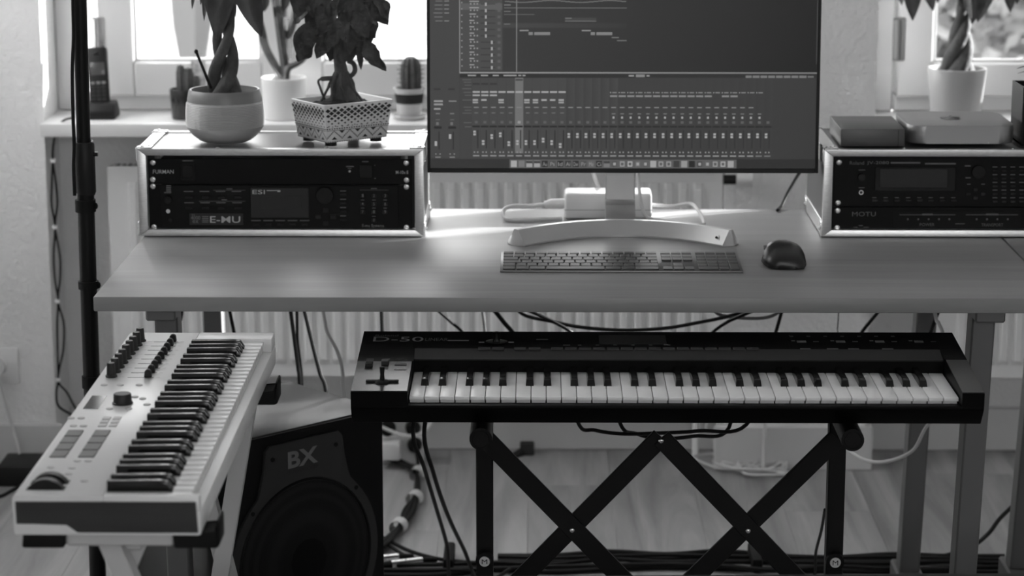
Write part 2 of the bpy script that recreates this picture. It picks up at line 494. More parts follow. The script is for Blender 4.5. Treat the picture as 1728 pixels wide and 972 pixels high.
# closed parasol behind the left window
t = thing('garden_parasol', 'pale closed garden parasol blurred behind the left window', 'parasol', (-1.28, 9.0, -1.2))
b = MB(); b.lathe([(0.0, 1.55), (0.03, 1.5), (0.075, 1.2), (0.085, 0.6), (0.070, 0.22), (0.04, 0.02), (0, 0.0)], -1.28, 9.0, 0.45, 20, 5, 0.12); b.obj('canopy', mat('parasol_cloth', 0.085, 0.8), t)
b = MB(); b.cyl((-1.28, 9.0, -1.2), (-1.28, 9.0, 0.5), 0.015, n=10); b.obj('pole', M_win, t)
b = MB(); b.cyl((-1.28, 9.0, -1.2), (-1.28, 9.0, -1.12), 0.22, n=20); b.obj('base', M_base, t)

# ------------------------------------------------------------------ radiators
def radiator(x0, x1, label):
    t = thing('radiator', label, 'radiator', (x0, 5.59, 0.20), 'panel radiators in the window niches')
    z0, z1, yf, yb = 0.205, 0.700, 5.500, 5.590
    b = MB(); pts = [(x0, yf+0.006)]
    x = x0+0.045; pitch = 1/30.0
    while x+pitch < x1-0.03:
        pts += [(x, yf+0.006), (x+0.006, yf-0.004), (x+0.019, yf-0.004), (x+0.025, yf+0.006)]
        x += pitch
    pts += [(x1, yf+0.006)]
    def strip(za, zb, fa, fb):   # ribs fade out at both ends of the pressing
        A = [b.bm.verts.new((p[0], yf+0.006+(p[1]-yf-0.006)*fa, za)) for p in pts]
        B = [b.bm.verts.new((p[0], yf+0.006+(p[1]-yf-0.006)*fb, zb)) for p in pts]
        for k in range(len(pts)-1): b.bm.faces.new([A[k], A[k+1], B[k+1], B[k]])
    strip(z0, z0+0.030, 0, 0); strip(z0+0.030, z0+0.042, 0, 1); strip(z0+0.042, z1-0.050, 1, 1); strip(z1-0.050, z1-0.036, 1, 0); strip(z1-0.036, z1, 0, 0)
    b.box(x0, x1, yf+0.0075, yf+0.02, z0, z1, 0.001)
    b.obj('front_panel', M_rad, t)
    b = MB(); b.box(x0, x1, yb-0.014, yb, z0, z1, 0.002); b.obj('rear_panel', M_rad, t)
    for xx in (x0-0.002, x1-0.004):
        b = MB(); b.box(xx, xx+0.006, yf+0.012, yb-0.004, z0+0.02, z1-0.005, 0.001); b.obj('side_cover', M_rad, t)
    b = MB(); x = x0+0.012
    while x < x1-0.02:
        b.box(x, x+0.006, yf+0.016, yb-0.012, z1-0.012, z1-0.004); x += 0.014
    b.obj('top_grille', M_mid, t)
    b = MB()
    for xx in (x0+0.2, x1-0.2): b.box(xx, xx+0.03, yb-0.001, YN-0.0005, z0+0.1, z1-0.1)
    b.obj('bracket', M_rad, t)
    b = MB(); b.cyl((x1-0.05, yb-0.05, 0.0), (x1-0.05, yb-0.05, z0+0.01), 0.008, n=10); b.obj('pipe', M_rad, t)
radiator(-0.985, 0.428, 'long white ribbed panel radiator behind the desk')
radiator(0.93, 2.25, 'white ribbed panel radiator in the right window niche')

# thermostat valve and grey device on the wall behind the monitor
t = thing('thermostat_valve', 'black and white thermostat knob beside the radiator end under the monitor', 'thermostat', (0.445, 5.45, 0.66))
b = MB(); p = W(1236, 303, 5.42); b.cyl((p.x-0.02, 5.42, p.z), (p.x+0.008, 5.42, p.z), 0.011, n=14); b.obj('collar', M_black, t)
b = MB(); b.cyl((p.x+0.008, 5.42, p.z), (p.x+0.045, 5.42, p.z), 0.018, 0.016, n=14); b.cyl((p.x, 5.42, p.z), (p.x, 5.45, p.z), 0.007, n=8); b.obj('knob', M_white, t)

# ------------------------------------------------------------------ desks
ZD = 0.75
def desk(name, label, x0, x1, y0, y1, legs, ym):
    t = thing(name, label, 'desk', (x0, y0, 0), 'beech desks standing end to end')
    b = MB(); b.box(x0, x1, y0, y1, ZD-0.025, ZD, 0.0025, 2); b.obj('tabletop', M_desk, t)
    for lx, lean in legs:
        for ly in ym:
            w = 0.0195
            xb = lx-lean
            b = MB(); b.hexa([(xb-w, ly-0.025, 0.05), (xb+w, ly-0.025, 0.05), (xb+w, ly+0.025, 0.05), (xb-w, ly+0.025, 0.05),
                    (lx-w, ly-0.025, ZD-0.055), (lx+w, ly-0.025, ZD-0.055), (lx+w, ly+0.025, ZD-0.055), (lx-w, ly+0.025, ZD-0.055)], 0.003)
            b.obj('leg', M_leg, t)
        b = MB(); b.box(lx-0.025, lx+0.025, y0+0.06, y1-0.06, ZD-0.055, ZD-0.025, 0.003); b.obj('top_rail', M_leg, t)
        b = MB(); b.box(lx-lean-0.026, lx-lean+0.026, ym[0]-0.06, ym[1]+0.06, 0.012, 0.052, 0.004); b.obj('foot_rail', M_leg, t)
        for ly in (ym[0]-0.03, ym[1]+0.03):
            b = MB(); b.cyl((lx-lean, ly, 0), (lx-lean, ly, 0.013), 0.018, n=12); b.obj('levelling_foot', M_blackr, t)
    return t
desk('desk', 'long beech desk carrying the monitor and both rack cases', -0.725, 0.858, 3.88, 4.695, [(-0.625, -0.012), (0.755, 0.02)], (4.02, 4.58))
desk('desk', 'second beech desk butted against the right end of the long desk', 0.861, 2.06, 3.88, 4.695, [(0.985, 0.03), (1.95, 0.0)], (4.30, 4.60))

# black upholstered bench close to the viewer, its far edge along the bottom of the picture
t = thing('keyboard_bench', 'black padded bench whose far edge runs along the bottom of the picture', 'bench', (0.25, 3.08, 0))
b = MB(); b.hexa([(-0.46, 2.99, 0.41), (0.98, 3.03, 0.41), (0.98, 3.318, 0.41), (-0.46, 3.277, 0.41), (-0.46, 2.99, 0.478), (0.98, 3.03, 0.478), (0.98, 3.318, 0.478), (-0.46, 3.277, 0.478)], 0.012, 3)
b.obj('seat_pad', mat('black_leather', 0.014, 0.42, bump=(300, 0.1)), t)
b = MB(); b.box(-0.42, 0.94, 3.05, 3.25, 0.37, 0.41, 0.003); b.obj('seat_frame', M_blackm, t)
for lx in (-0.33, 0.90):
    for ly in (3.07, 3.22):
        b = MB(); b.box(lx-0.018, lx+0.018, ly-0.018, ly+0.018, 0, 0.372, 0.003); b.obj('leg', M_blackm, t)

# ------------------------------------------------------------------ rack cases and the gear in them
def screw_part(parent, pts, r=0.0052):
    b = MB(); b.lathe([(0, 0.0035), (r*0.45, 0.0034), (r*0.5, 0.0018), (r*0.8, 0.0016), (r, 0.0006), (r, 0)], 0, 0, 0, n=14)
    first = None
    for p in pts:
        if first is None:
            first = b.obj('screw', M_steel, parent, local=True)
            first.location = V(p)-ORG[parent.name]; first.rotation_euler = (R(90), 0, 0)
        else: inst(first, parent, V(p)-ORG[parent.name], (R(90), 0, 0))

def rack_case(label, x0, x1, y0, y1, z0, z1):
    t = thing('rack_case', label, 'rack case', ((x0+x1)/2, y0, z0), 'aluminium edged rack cases on the desk')
    fz, fx = 0.0125, 0.0165
    zb = z0+0.002
    b = MB(); b.box(x0+0.004, x1-0.004, y0+0.012, y1-0.003, z1-0.009, z1-0.0015, 0.001); b.obj('top_panel', M_lam, t)
    b = MB(); b.box(x0+0.004, x1-0.004, y0+0.012, y1-0.003, zb+0.0015, zb+0.009, 0.001); b.obj('bottom_panel', M_lam, t)
    for a in (x0+0.0015, x1-0.009):
        b = MB(); b.box(a, a+0.0075, y0+0.012, y1-0.003, zb+0.009, z1-0.009, 0.001); b.obj('side_panel', mat('case_side_laminate', 0.12, 0.4), t)
    # mitred front frame
    for nm, poly in (('front_edge_profile', [(x0, z1), (x1, z1), (x1-fx, z1-fz), (x0+fx, z1-fz)]), ('front_edge_profile', [(x0, zb), (x1, zb), (x1-fx, zb+fz), (x0+fx, zb+fz)]),
                     ('front_edge_profile', [(x0, zb), (x0+fx, zb+fz), (x0+fx, z1-fz), (x0, z1)]), ('front_edge_profile', [(x1, zb), (x1-fx, zb+fz), (x1-fx, z1-fz), (x1, z1)])):
        b = MB(); b.prism(poly, 'y', y0, y0+0.016, 0.0012, 2); b.obj(nm, M_alu, t)
    # angle strips along the top edges
    for a, c in ((x0-0.001, x0+0.024), (x1-0.024, x1+0.001)):
        b = MB(); b.box(a, c, y0+0.001, y1, z1-0.0015, z1+0.0012, 0.0006)
        e = x0-0.001 if a < x0+0.01 else x1-0.0015
        b.box(e, e+0.0025, y0+0.001, y1, z1-0.03, z1+0.0012, 0.0006)
        b.obj('edge_angle', M_alu, t)
    for a in (x0-0.001, x1-0.0015):
        b = MB(); b.box(a, a+0.0025, y0+0.001, y1, zb, zb+0.028, 0.0006); b.obj('lower_edge_angle', M_alu, t)
    b = MB(); b.box(x0, x1, y1-0.012, y1, z1-0.0145, z1+0.001, 0.001); b.box(x0, x1, y1-0.012, y1, zb, zb+0.0145, 0.001)
    b.box(x0, x0+0.015, y1-0.011, y1-0.001, zb+0.01, z1-0.01); b.box(x1-0.015, x1, y1-0.011, y1-0.001, zb+0.01, z1-0.01)
    b.obj('rear_frame', M_alu, t)
    for cx in (x0, x1):                                # pressed ball corners
        for cy in (y0, y1):
            s = 1 if cx == x0 else -1; q = 1 if cy == y0 else -1
            b = MB(); b.box(min(cx-0.002*s, cx+0.026*s), max(cx-0.002*s, cx+0.026*s), min(cy+0.002*q, cy+0.026*q), max(cy+0.002*q, cy+0.026*q), z1+0.0008, z1+0.003, 0.0012, 2)
            b.ball((cx+0.008*s, cy+0.009*q, z1+0.002), 0.006, 0.006, 0.0035, 10, 6)
            b.ball((cx+0.019*s, cy+0.019*q, z1+0.0028), 0.003, 0.003, 0.002, 8, 5)
            b.box(min(cx-0.003*s, cx), max(cx-0.003*s, cx), min(cy+0.002*q, cy+0.026*q), max(cy+0.002*q, cy+0.026*q), z1-0.024, z1+0.002, 0.001)
            b.obj('corner_bracket', M_steel, t)
            b = MB(); b.box(min(cx-0.003*s, cx), max(cx-0.003*s, cx), min(cy+0.002*q, cy+0.028*q), max(cy+0.002*q, cy+0.028*q), zb, zb+0.026, 0.001)
            b.ball((cx-0.003*s, cy+0.014*q, zb+0.013), 0.003, 0.004, 0.004, 8, 5)
            b.obj('corner_bracket', M_steel, t)
            b = MB(); b.cyl((cx+0.03*s, cy+0.03*q, z0), (cx+0.03*s, cy+0.03*q, zb+0.002), 0.012, n=12); b.obj('rubber_foot', M_blackr, t)
    for a in (x0+fx+0.001, x1-fx-0.013):
        b = MB(); b.box(a, a+0.012, y0+0.0165, y0+0.020, zb+fz, z1-fz); b.obj('rack_rail', M_black, t)
    b = MB()
    for k in range(2): b.ball((x0+(x1-x0)*(0.28+0.38*k), y0+0.012, z1), 0.004, 0.004, 0.002, 8, 5)
    b.obj('rivet', M_steel, t)
    return t

def faceplate(t, x0, x1, yp, z0, z1, m, body_depth=0.18):
    b = MB(); b.box(x0, x1, yp, yp+0.003, z0+0.0004, z1-0.0004, 0.0006); b.obj('faceplate', m, t)
    b = MB(); b.box(x0+0.022, x1-0.022, yp+0.003, yp+body_depth, z0+0.002, z1-0.002); b.obj('chassis', M_blackm, t)

def printer(t, yp, m, texts=(), bars=(), name='lettering', bold=0.0):
    b = MB(); q = 0
    def fn(px, py): return W(px, py, yp-0.0004)
    for s_, x0, y0, x1, y1 in texts: b.text(s_, (x0, y1, x1, y0), fn, bold)
    for x0, y0, x1, y1 in bars: b.face([W(x0, y0, yp-0.0004), W(x1, y0, yp-0.0004), W(x1, y1, yp-0.0004), W(x0, y1, yp-0.0004)])
    o = b.obj(name, m, t); o['kind'] = 'stuff'
    return o

def frontbox(t, nm, m, x0, y0, x1, y1, yp, d, bev=0.0006):
    a = W(x0, y1, yp); c = W(x1, y0, yp)
    b = MB(); b.box(a.x, c.x, yp-d, yp+0.002, a.z, c.z, bev); return b.obj(nm, m, t)

def frontknob(t, nm, m, px, py, r, yp, d, n=20):
    p = W(px, py, yp); b = MB(); b.cyl((p.x, yp+0.001, p.z), (p.x, yp-d, p.z), r, r*0.93, n); return b.obj(nm, m, t)

def dots(t, nm, m, pts, sx, sz, yp, d=0.002, rnd=False):
    first = None
    for px, py in pts:
        p = W(px, py, yp)
        if first is None:
            b = MB()
            if rnd: b.cyl((0, 0.001, 0), (0, -d, 0), sx, sx*0.9, 12)
            else: b.box(-sx, sx, -d, 0.001, -sz, sz, 0.0004)
            first = b.obj(nm, m, t, local=True); first.location = p-ORG[t.name]
        else: inst(first, t, p-ORG[t.name])

YR = 4.395
rack_case('aluminium edged rack case under the two houseplants', -0.731, -0.206, YR, YR+0.222, ZD, 0.9145)
# power conditioner
YP = YR+0.014
px0, px1 = W(250, 300, YP).x, W(695, 300, YP).x
zt, zm, zb = W(470, 268, YP).z, W(470, 311.5, YP).z, W(470, 388.5, YP).z
t = thing('power_conditioner', 'slim black power conditioner in the top slot of the left rack', 'rack unit', ((px0+px1)/2, YP, zm), 'rack units in the left case')
faceplate(t, px0, px1, YP, zm, zt, M_panel)
screw_part(t, [W(258, 274.5, YP), W(258, 303, YP), W(685.5, 275, YP), W(686, 304, YP)])
frontbox(t, 'socket_surround', M_blackm, 305, 275, 329, 304, YP, 0.0025)
frontbox(t, 'mains_socket', M_blackg, 309, 279, 325, 300, YP-0.0022, 0.001)
frontbox(t, 'rocker_switch', M_blackg, 607, 278, 628, 300, YP, 0.004)
dots(t, 'indicator_lamp', M_print, [(590, 289)], 0.0022, 0, YP, 0.002, True)
printer(t, YP, M_print, [('FURMAN', 258, 286.5, 293, 293), ('M-10x E', 668, 288, 689, 293.5)], bold=0.004)
printer(t, YP, M_print2, [], [(308, 270.5, 326, 272), (584, 280, 597, 282), (611, 272, 622, 273.5), (587, 283.5, 593, 284.8), (632, 278, 633, 280), (632, 300, 634, 302)], 'small_print')
# sampler
t = thing('sampler_module', 'black two unit sampler with large light logo in the left rack', 'rack unit', ((px0+px1)/2, YP, zb), 'rack units in the left case')
faceplate(t, px0, px1, YP, zb, zm, M_panel)
screw_part(t, [W(258, 314.5, YP), W(260, 383, YP), W(686, 315.5, YP), W(686, 384, YP)])
frontbox(t, 'control_panel', M_panel2, 273, 313.5, 672, 386, YP, 0.002)
Y2 = YP-0.002
frontbox(t, 'display_bezel', M_dark, 424, 317, 521, 367, Y2, 0.002)
frontbox(t, 'display', M_lcd, 438, 331, 508, 353, Y2-0.002, 0.0006, 0.0002)
frontknob(t, 'data_wheel', M_blackg, 548.5, 329, 0.0165, Y2, 0.010, 28)
frontknob(t, 'volume_knob', M_blackg, 284.5, 336, 0.0075, Y2, 0.010)
frontknob(t, 'headphone_jack', M_steel, 284, 356, 0.0042, Y2, 0.003)
frontknob(t, 'headphone_jack', M_blackg, 287, 371, 0.004, Y2, 0.001)
dots(t, 'button', M_black, [(319+i*27.5, 333) for i in range(4)] + [(319+i*27.5, 351) for i in range(4)], 0.0065, 0.0022, Y2)
dots(t, 'function_button', M_black, [(432+i*20.5, 379) for i in range(5)], 0.0055, 0.002, Y2)
dots(t, 'cursor_button', M_black, [(550, 355), (537, 366), (562, 366), (550, 377)], 0.0055, 0.0042, Y2)
dots(t, 'edit_button', M_black, [(579, 329+i*14) for i in range(4)], 0.0055, 0.002, Y2)
kp = [(612, 330), (631, 330), (650, 330), (612, 344), (631, 344), (650, 344), (612, 357.5), (631, 357.5), (650, 357.5), (631, 371.5)]
dots(t, 'keypad_button', M_blackg, kp, 0.0052, 0.0042, Y2, 0.003)
printer(t, Y2-0.0032, M_print2, [(s_, x-1.4, y-2.6, x+1.4, y+2.6) for s_, (x, y) in zip('1234567890', kp)], name='keypad_numerals')
frontbox(t, 'logo_plate', M_dark, 320, 360, 410, 379.5, Y2, 0.0006, 0.0002)
printer(t, Y2-0.0006, M_print, [('E-MU', 354.5, 365, 405.5, 376)], name='logo', bold=0.006)
printer(t, Y2-0.0022, M_print, [('ESI', 426, 320.5, 447, 327.5)], [(450, 321, 468, 322.2), (468, 321, 473, 324)], name='model_name', bold=0.0)
printer(t, Y2-0.0006, M_mid, [('32', 323, 361.5, 329, 364), ('E-mu Systems', 611, 379, 648, 384.5), ('4000', 322, 364.5, 338, 370.5), ('ex', 325, 371.5, 335, 376.5)],
        [(341, 365+i*3, 352, 366.2+i*3) for i in range(4)] + [(280.5, 312.5+i*3, 288.5, 314.2+i*3) for i in range(4)], name='small_print')
printer(t, Y2, M_print2, [('E-mu Systems', 611, 378, 648, 385)],
        [(310+i*27, 322.3, 326+i*27, 323.8) for i in range(4)] + [(311+i*27, 341.3, 327+i*27, 342.8) for i in range(4)] +
        [(382, 318, 392, 319.5), (374, 336.5, 383, 338), (360, 320.8, 414, 321.4), (336, 339.3, 414, 339.9)] +
        [(424+i*20.5, 371.5, 440+i*20.5, 373) for i in range(5)] + [(574, 321.5+i*14, 584, 323+i*14) for i in range(4)] +
        [(626, 317.5, 636, 319), (607, 320.5, 656, 321)] + [(x-3, y-7, x+3, y-5.8) for x, y in kp[3:]] + [(277, 324, 289, 326)], name='legend')

# right case
xr0 = 0.5275
rack_case('aluminium edged rack case at the right under the small computer', xr0, xr0+0.525, 4.402, 4.402+0.285, ZD, 0.9135)
YP = 4.416
px0 = W(1407, 300, YP).x; px1 = px0+0.4826
zt, zm, zb = W(1550, 265, YP).z, W(1550, 349, YP).z, W(1550, 390, YP).z
t = thing('synthesizer_module', 'black two unit sound module with a wide display in the right rack', 'rack unit', ((px0+px1)/2, YP, zm), 'rack units in the right case')
faceplate(t, px0, px1, YP, zm, zt, M_panel)
screw_part(t, [W(1416, 274, YP), W(1414, 342.5, YP)])
frontbox(t, 'display_bezel', M_blackg, 1476, 282, 1613, 322, YP, 0.002)
frontbox(t, 'display', M_lcd, 1485, 286, 1599, 316, YP-0.002, 0.0006, 0.0002)
frontknob(t, 'volume_knob', M_black, 1453, 298, 0.007, YP, 0.012)
frontknob(t, 'headphone_jack', M_steel, 1453, 324.5, 0.0048, YP, 0.002)
frontknob(t, 'headphone_jack_hole', M_blackg, 1453, 324.5, 0.003, YP, 0.0024)
frontknob(t, 'data_wheel', M_blackg, 1650, 289, 0.0125, YP, 0.010, 24)
dots(t, 'function_button', M_blackg, [(1476+i*19, 338) for i in range(8)], 0.0055, 0.0022, YP)
dots(t, 'cursor_button', M_blackg, [(1634, 327), (1659, 327), (1646, 320), (1646, 334)], 0.004, 0.003, YP)
dots(t, 'mode_button', M_blackg, [(1679+i*15, 288+j*13) for j in range(5) for i in range(4)], 0.0045, 0.0022, YP)
printer(t, YP, M_print2, [('Roland', 1434, 272, 1458, 278), ('JV-2080', 1463, 272, 1500, 278.5)],
        [(1503, 273.5, 1553, 276), (1561, 275, 1613, 277.5), (1449, 286.3, 1460, 287.5), (1449, 316, 1459, 317.3)] + [(1472+i*19, 333, 1479+i*19, 334.2) for i in range(8)] +
        [(1628, 279, 1638, 281), (1629, 299, 1638, 301), (1632, 310, 1638, 311.5), (1656, 310, 1662, 311.5)] + [(1675+i*15, 281+j*13, 1683+i*15, 282.5+j*13) for j in range(5) for i in range(4)], bold=0.0)
t = thing('midi_interface', 'slim black interface unit at the bottom of the right rack', 'rack unit', ((px0+px1)/2, YP, zb), 'rack units in the right case')
faceplate(t, px0, px1, YP, zb, zm-0.0005, M_panel)
screw_part(t, [W(1413.5, 355.5, YP), W(1412.5, 384.5, YP)])
frontbox(t, 'indicator_window', M_panel2, 1507, 357, 1722, 385, YP, 0.0008, 0.0003)
dots(t, 'indicator_lamp', M_print2, [(1532+i*17.5, 370) for i in range(5)] + [(1648+i*17.5, 370) for i in range(4)], 0.0016, 0.0016, YP-0.0008, 0.0006)
printer(t, YP-0.0009, M_print2, [('MOTU', 1438, 357.5, 1478, 365), ('POWER', 1552, 376.5, 1577, 381.5), ('TRANSPORT', 1656, 377, 1693, 382)],
        [(1518, 362, 1612, 363), (1630, 362, 1718, 363), (1556, 360.5, 1574, 363.5), (1664, 360.5, 1685, 363.5), (1440, 383, 1447, 384.3), (1457, 383, 1466, 384.3), (1449, 380, 1456, 381.3), (1612, 377, 1628, 378.3)], bold=0.0)

# things on the right case
ZT = 0.9148
t = thing('external_drive', 'plain grey metal box beside the small computer on the right case', 'drive', (0.617, 4.52, ZT))
b = MB(); b.box(0.5605, 0.678, 4.433, 4.604, ZT, ZT+0.0325, 0.0012, 2); b.obj('enclosure', mat('drive_metal', 0.09, 0.45, metal=0.5), t)
b = MB(); b.box(0.6655, 0.6665, 4.4325, 4.4335, ZT+0.001, ZT+0.0315); b.obj('seam', M_black, t)
t = thing('mini_computer', 'flat square computer with rounded corners and a fruit logo on the right case', 'computer', (0.785, 4.54, ZT))
def rsquare(cx, cy, h, r, n=8):
    out = []
    for qx, qy, a0 in ((1, 1, 0), (-1, 1, 90), (-1, -1, 180), (1, -1, 270)):
        for k in range(n+1):
            a = R(a0+90*k/n); out.append((cx+qx*(h-r)+r*math.cos(a), cy+qy*(h-r)+r*math.sin(a)))
    return out
b = MB(); b.prism(rsquare(0.785, 4.54, 0.0985, 0.032), 'z', ZT+0.004, ZT+0.037, 0.0015, 2); b.obj('case', mat('computer_metal', 0.32, 0.38, metal=0.7), t)
b = MB(); b.lathe([(0.08, 0.0), (0.08, 0.0045)], 0.785, 4.54, ZT, 32); b.lathe([(0, 0), (0.08, 0)], 0.785, 4.54, ZT, 32); b.obj('base', M_black, t)
b = MB(); cx, cy = 0.780, 4.543
pts = [(0.000, 0.011), (0.006, 0.013), (0.012, 0.010), (0.0145, 0.005), (0.0105, 0.001), (0.0125, -0.006), (0.008, -0.0135), (0.004, -0.0145), (0.0, -0.013), (-0.004, -0.0145), (-0.008, -0.0135), (-0.014, -0.004), (-0.0145, 0.005), (-0.011, 0.011), (-0.006, 0.013)]
b.face([(cx+x*1.35, cy+y*1.6, ZT+0.0373) for x, y in pts])
b.face([(cx+x*1.35, cy+y*1.6, ZT+0.0373) for x, y in [(0.0, 0.0145), (0.001, 0.019), (0.005, 0.022), (0.0045, 0.0175)]])
b.obj('logo', M_blackg, t)
frontbox(t, 'indicator_lamp', M_print, 1667, 240, 1669, 242, 4.4415, 0.0004, 0)

# black square plant box and small plant at the right picture edge
t = thing('square_planter', 'black square planter box with a small leafy plant at the right picture edge', 'plant', (0.945, 4.50, ZT))
b = MB()
x0, x1, y0, y1, z1 = 0.894, 1.00, 4.445, 4.551, ZT+0.108
for q in ((x0, x0+0.004, y0, y1), (x1-0.004, x1, y0, y1), (x0+0.004, x1-0.004, y0, y0+0.004), (x0+0.004, x1-0.004, y1-0.004, y1)): b.box(*q, ZT, z1, 0.0008)
b.box(x0, x1, y0, y1, ZT, ZT+0.004); b.obj('box', M_blackg, t)
b = MB(); b.box(x0+0.004, x1-0.004, y0+0.004, y1-0.004, z1-0.02, z1-0.012); b.obj('soil', M_soil, t)
b = MB(); b.tube([(0.945, 4.5, z1-0.014), (0.938, 4.5, z1+0.05), (0.941, 4.5, z1+0.11)], [0.004, 0.003, 0.002], 7); b.obj('stem', M_bark, t)
lf = leaf_data('small_leaf', 0.05, 0.012, 0.3, 0.3)
rnd = random.Random(3)
for k in range(26):
    a = k*2.4; z = z1+0.015+0.1*k/26; r_ = 0.052-0.02*k/26
    put_leaf(lf, M_leaf, t, (0.94, 4.5, z), (0.94+math.cos(a)*r_, 4.5+math.sin(a)*r_, z+0.008+rnd.uniform(-0.008, 0.012)), 0.05)

# ------------------------------------------------------------------ monitor
t = thing('computer_monitor', 'large black framed monitor showing a mixing programme on a silver arched stand', 'monitor', (0.16, 4.45, ZD))
XM0, XM1 = -0.2015, 0.5225
YM, ZM0 = 4.45, 0.862
TILT = R(3.0)
HM = 0.418
mrot = Matrix.Translation((0, YM, ZM0)) @ Matrix.Rotation(-TILT, 4, 'X')
def mpt(x, d, h): return mrot @ V((x, d, h))          # d behind the glass, h above the lower edge
def mbox(b, x0, x1, d0, d1, h0, h1, bev=0.0, seg=1):
    b.hexa([mpt(x0,d0,h0), mpt(x1,d0,h0), mpt(x1,d1,h0), mpt(x0,d1,h0), mpt(x0,d0,h1), mpt(x1,d0,h1), mpt(x1,d1,h1), mpt(x0,d1,h1)], bev, seg)
b = MB(); mbox(b, XM0, XM1, 0.004, 0.022, 0, HM, 0.002, 2); b.obj('housing', M_blackm, t)
b = MB(); mbox(b, XM0+0.12, XM1-0.12, 0.02, 0.045, 0.06, HM-0.06, 0.01, 2); b.obj('rear_cover', M_whitem, t)
for q in ((XM0, XM0+0.0055, 0, HM), (XM1-0.0055, XM1, 0, HM), (XM0+0.0055, XM1-0.0055, 0, 0.0085), (XM0+0.0055, XM1-0.0055, HM-0.0055, HM)):
    b = MB(); mbox(b, q[0], q[1], -0.0005, 0.006, q[2], q[3], 0.0008); b.obj('bezel', M_black, t)
M_screen = attr_mat('lit_display')
def s2l(v):
    c = v/255.0
    return c/12.92 if c <= 0.04045 else ((c+0.055)/1.055)**2.4
GAIN = 0.72
S0, S1, H0, H1 = XM0+0.0055, XM1-0.0055, 0.0085, HM-0.0055
KX = (XM1-XM0)/659.0
def sx(px): return XM0+(px-721.5)*KX
def sh(py): return (291.0-py)*(0.3205/291.0)
class Screen:
    def __init__(s): s.bm = bmesh.new(); s.lay = s.bm.loops.layers.float_color.new('glow'); s.n = 0
    def rect(s, px0, py0, px1, py1, v, lev=1, v2=None):  # v2: right-end value, haze and viewing angle painted into the emission
        d = 0.0025-0.0002*lev
        a, c = max(sx(px0), S0), min(sx(px1), S1); lo, hi = max(sh(py1), H0), min(sh(py0), H1)
        if c <= a or hi <= lo: return
        f = s.bm.faces.new([s.bm.verts.new(mpt(x, d, h)) for x, h in ((a,lo),(c,lo),(c,hi),(a,hi))])
        g0, g1 = s2l(v)*GAIN, s2l(v if v2 is None else v2)*GAIN
        for lp, g in zip(f.loops, (g0, g1, g1, g0)): lp[s.lay] = (g, g, g, 1)
    def text(s, st, px0, py0, px1, py1, v, lev=6):
        me = text_mesh(st, 0.0); xs = [q.co.x for q in me.vertices]; ys = [q.co.y for q in me.vertices]
        x0, x1, y0, y1 = min(xs), max(xs), min(ys), max(ys); d = 0.0025-0.0002*lev; g = s2l(v)*GAIN
        vs = [s.bm.verts.new(mpt(sx(px0+(q.co.x-x0)/(x1-x0)*(px1-px0)), d, sh(py1+(q.co.y-y0)/(y1-y0)*(py0-py1)))) for q in me.vertices]
        for p in me.polygons:
            f = s.bm.faces.new([vs[i] for i in p.vertices])
            for lp in f.loops: lp[s.lay] = (g, g, g, 1)
    def obj(s, name, par):
        bmesh.ops.recalc_face_normals(s.bm, faces=s.bm.faces)
        me = bpy.data.meshes.new(name); s.bm.to_mesh(me); s.bm.free(); me.materials.append(M_screen)
        o = bpy.data.objects.new(name, me); col.objects.link(o); o.parent = par
        me.transform(Matrix.Translation(-ORG[par.name])); ORG[o.name] = ORG[par.name]
        return o
u = Screen(); u.rect(700, -400, 1400, 300, 62, 0, 50); scr = u.obj('screen', t)  # panel glow fades to the right, imitating haze on the display
u = Screen(); rnd = random.Random(5)
u.rect(727, -120, 776, 266, 68)                                  # inspector column
u.rect(849, -90, 1377, 122, 56, 1, 26)                           # arrange area
u.rect(777, -90, 848, 119, 74)                                   # track headers
u.rect(777, 122.5, 1374, 267, 66, 1, 56)                         # mixer
u.rect(727, 268, 1377, 283, 52, 1, 44)                           # desktop strip behind the dock
u.rect(776, 121.5, 1377, 124, 150, 3, 120); u.rect(776, -90, 777.4, 122, 140, 3); u.rect(1373.5, -90, 1375, 108, 70, 3)
u.rect(777, 124, 1374, 131, 44, 2)
for x0, x1 in ((790, 804), (812, 824), (832, 842), (850, 872), (875, 880), (882, 887)): u.rect(x0, 126.3, x1, 128.6, 150, 3)
for x0, x1 in ((1060, 1069), (1072, 1087), (1090, 1095)): u.rect(x0, 126.5, x1, 129, 150, 3)
u.rect(1072, 125.5, 1087, 130, 130, 3); u.rect(1256, 127, 1358, 131, 120, 3); u.rect(1360, 127.5, 1370, 130.5, 110, 3)
for x in range(1266, 1356, 13): u.rect(x, 127, x+2, 131, 60, 4)
for i in range(11):                                              # inspector text, upper left
    y = -30+i*6.6; u.rect(733+rnd.uniform(0, 4), y, 748, y+1.3, 120, 3)
    if rnd.random() < 0.6: u.rect(751, y, 759, y+1.3, 140, 3)
for i in range(13):                                              # track headers
    y = -18+i*10.55
    u.rect(793, y, 793+rnd.choice((8, 11, 16)), y+2, 150, 3)
    for x in (794, 800, 805): u.rect(x, y+4, x+2.4, y+6.4, 150, 3)
    u.rect(812, y+5, 836, y+6, 45, 3); k = 819 if i < 8 else 829
    u.rect(k, y+3, k+3, y+8.5, 165, 4); u.rect(779, y+2, 781.5, y+4, 140, 3); u.rect(840, y+3.5, 845, y+8, 92, 3)
u.rect(777, 7.5, 848, 18, 92, 2)
u.rect(871.3, -90, 872.8, 121, 130, 4)                           # play head
for y0 in (-28, -14): u.rect(851, y0, 1056, y0+1.5, 110, 3)
for k in range(26): u.rect(852+k*7.8, 3.5+1.6*math.sin(k*0.5), 860+k*7.8, 4.8+1.6*math.sin(k*0.5), 120, 3)
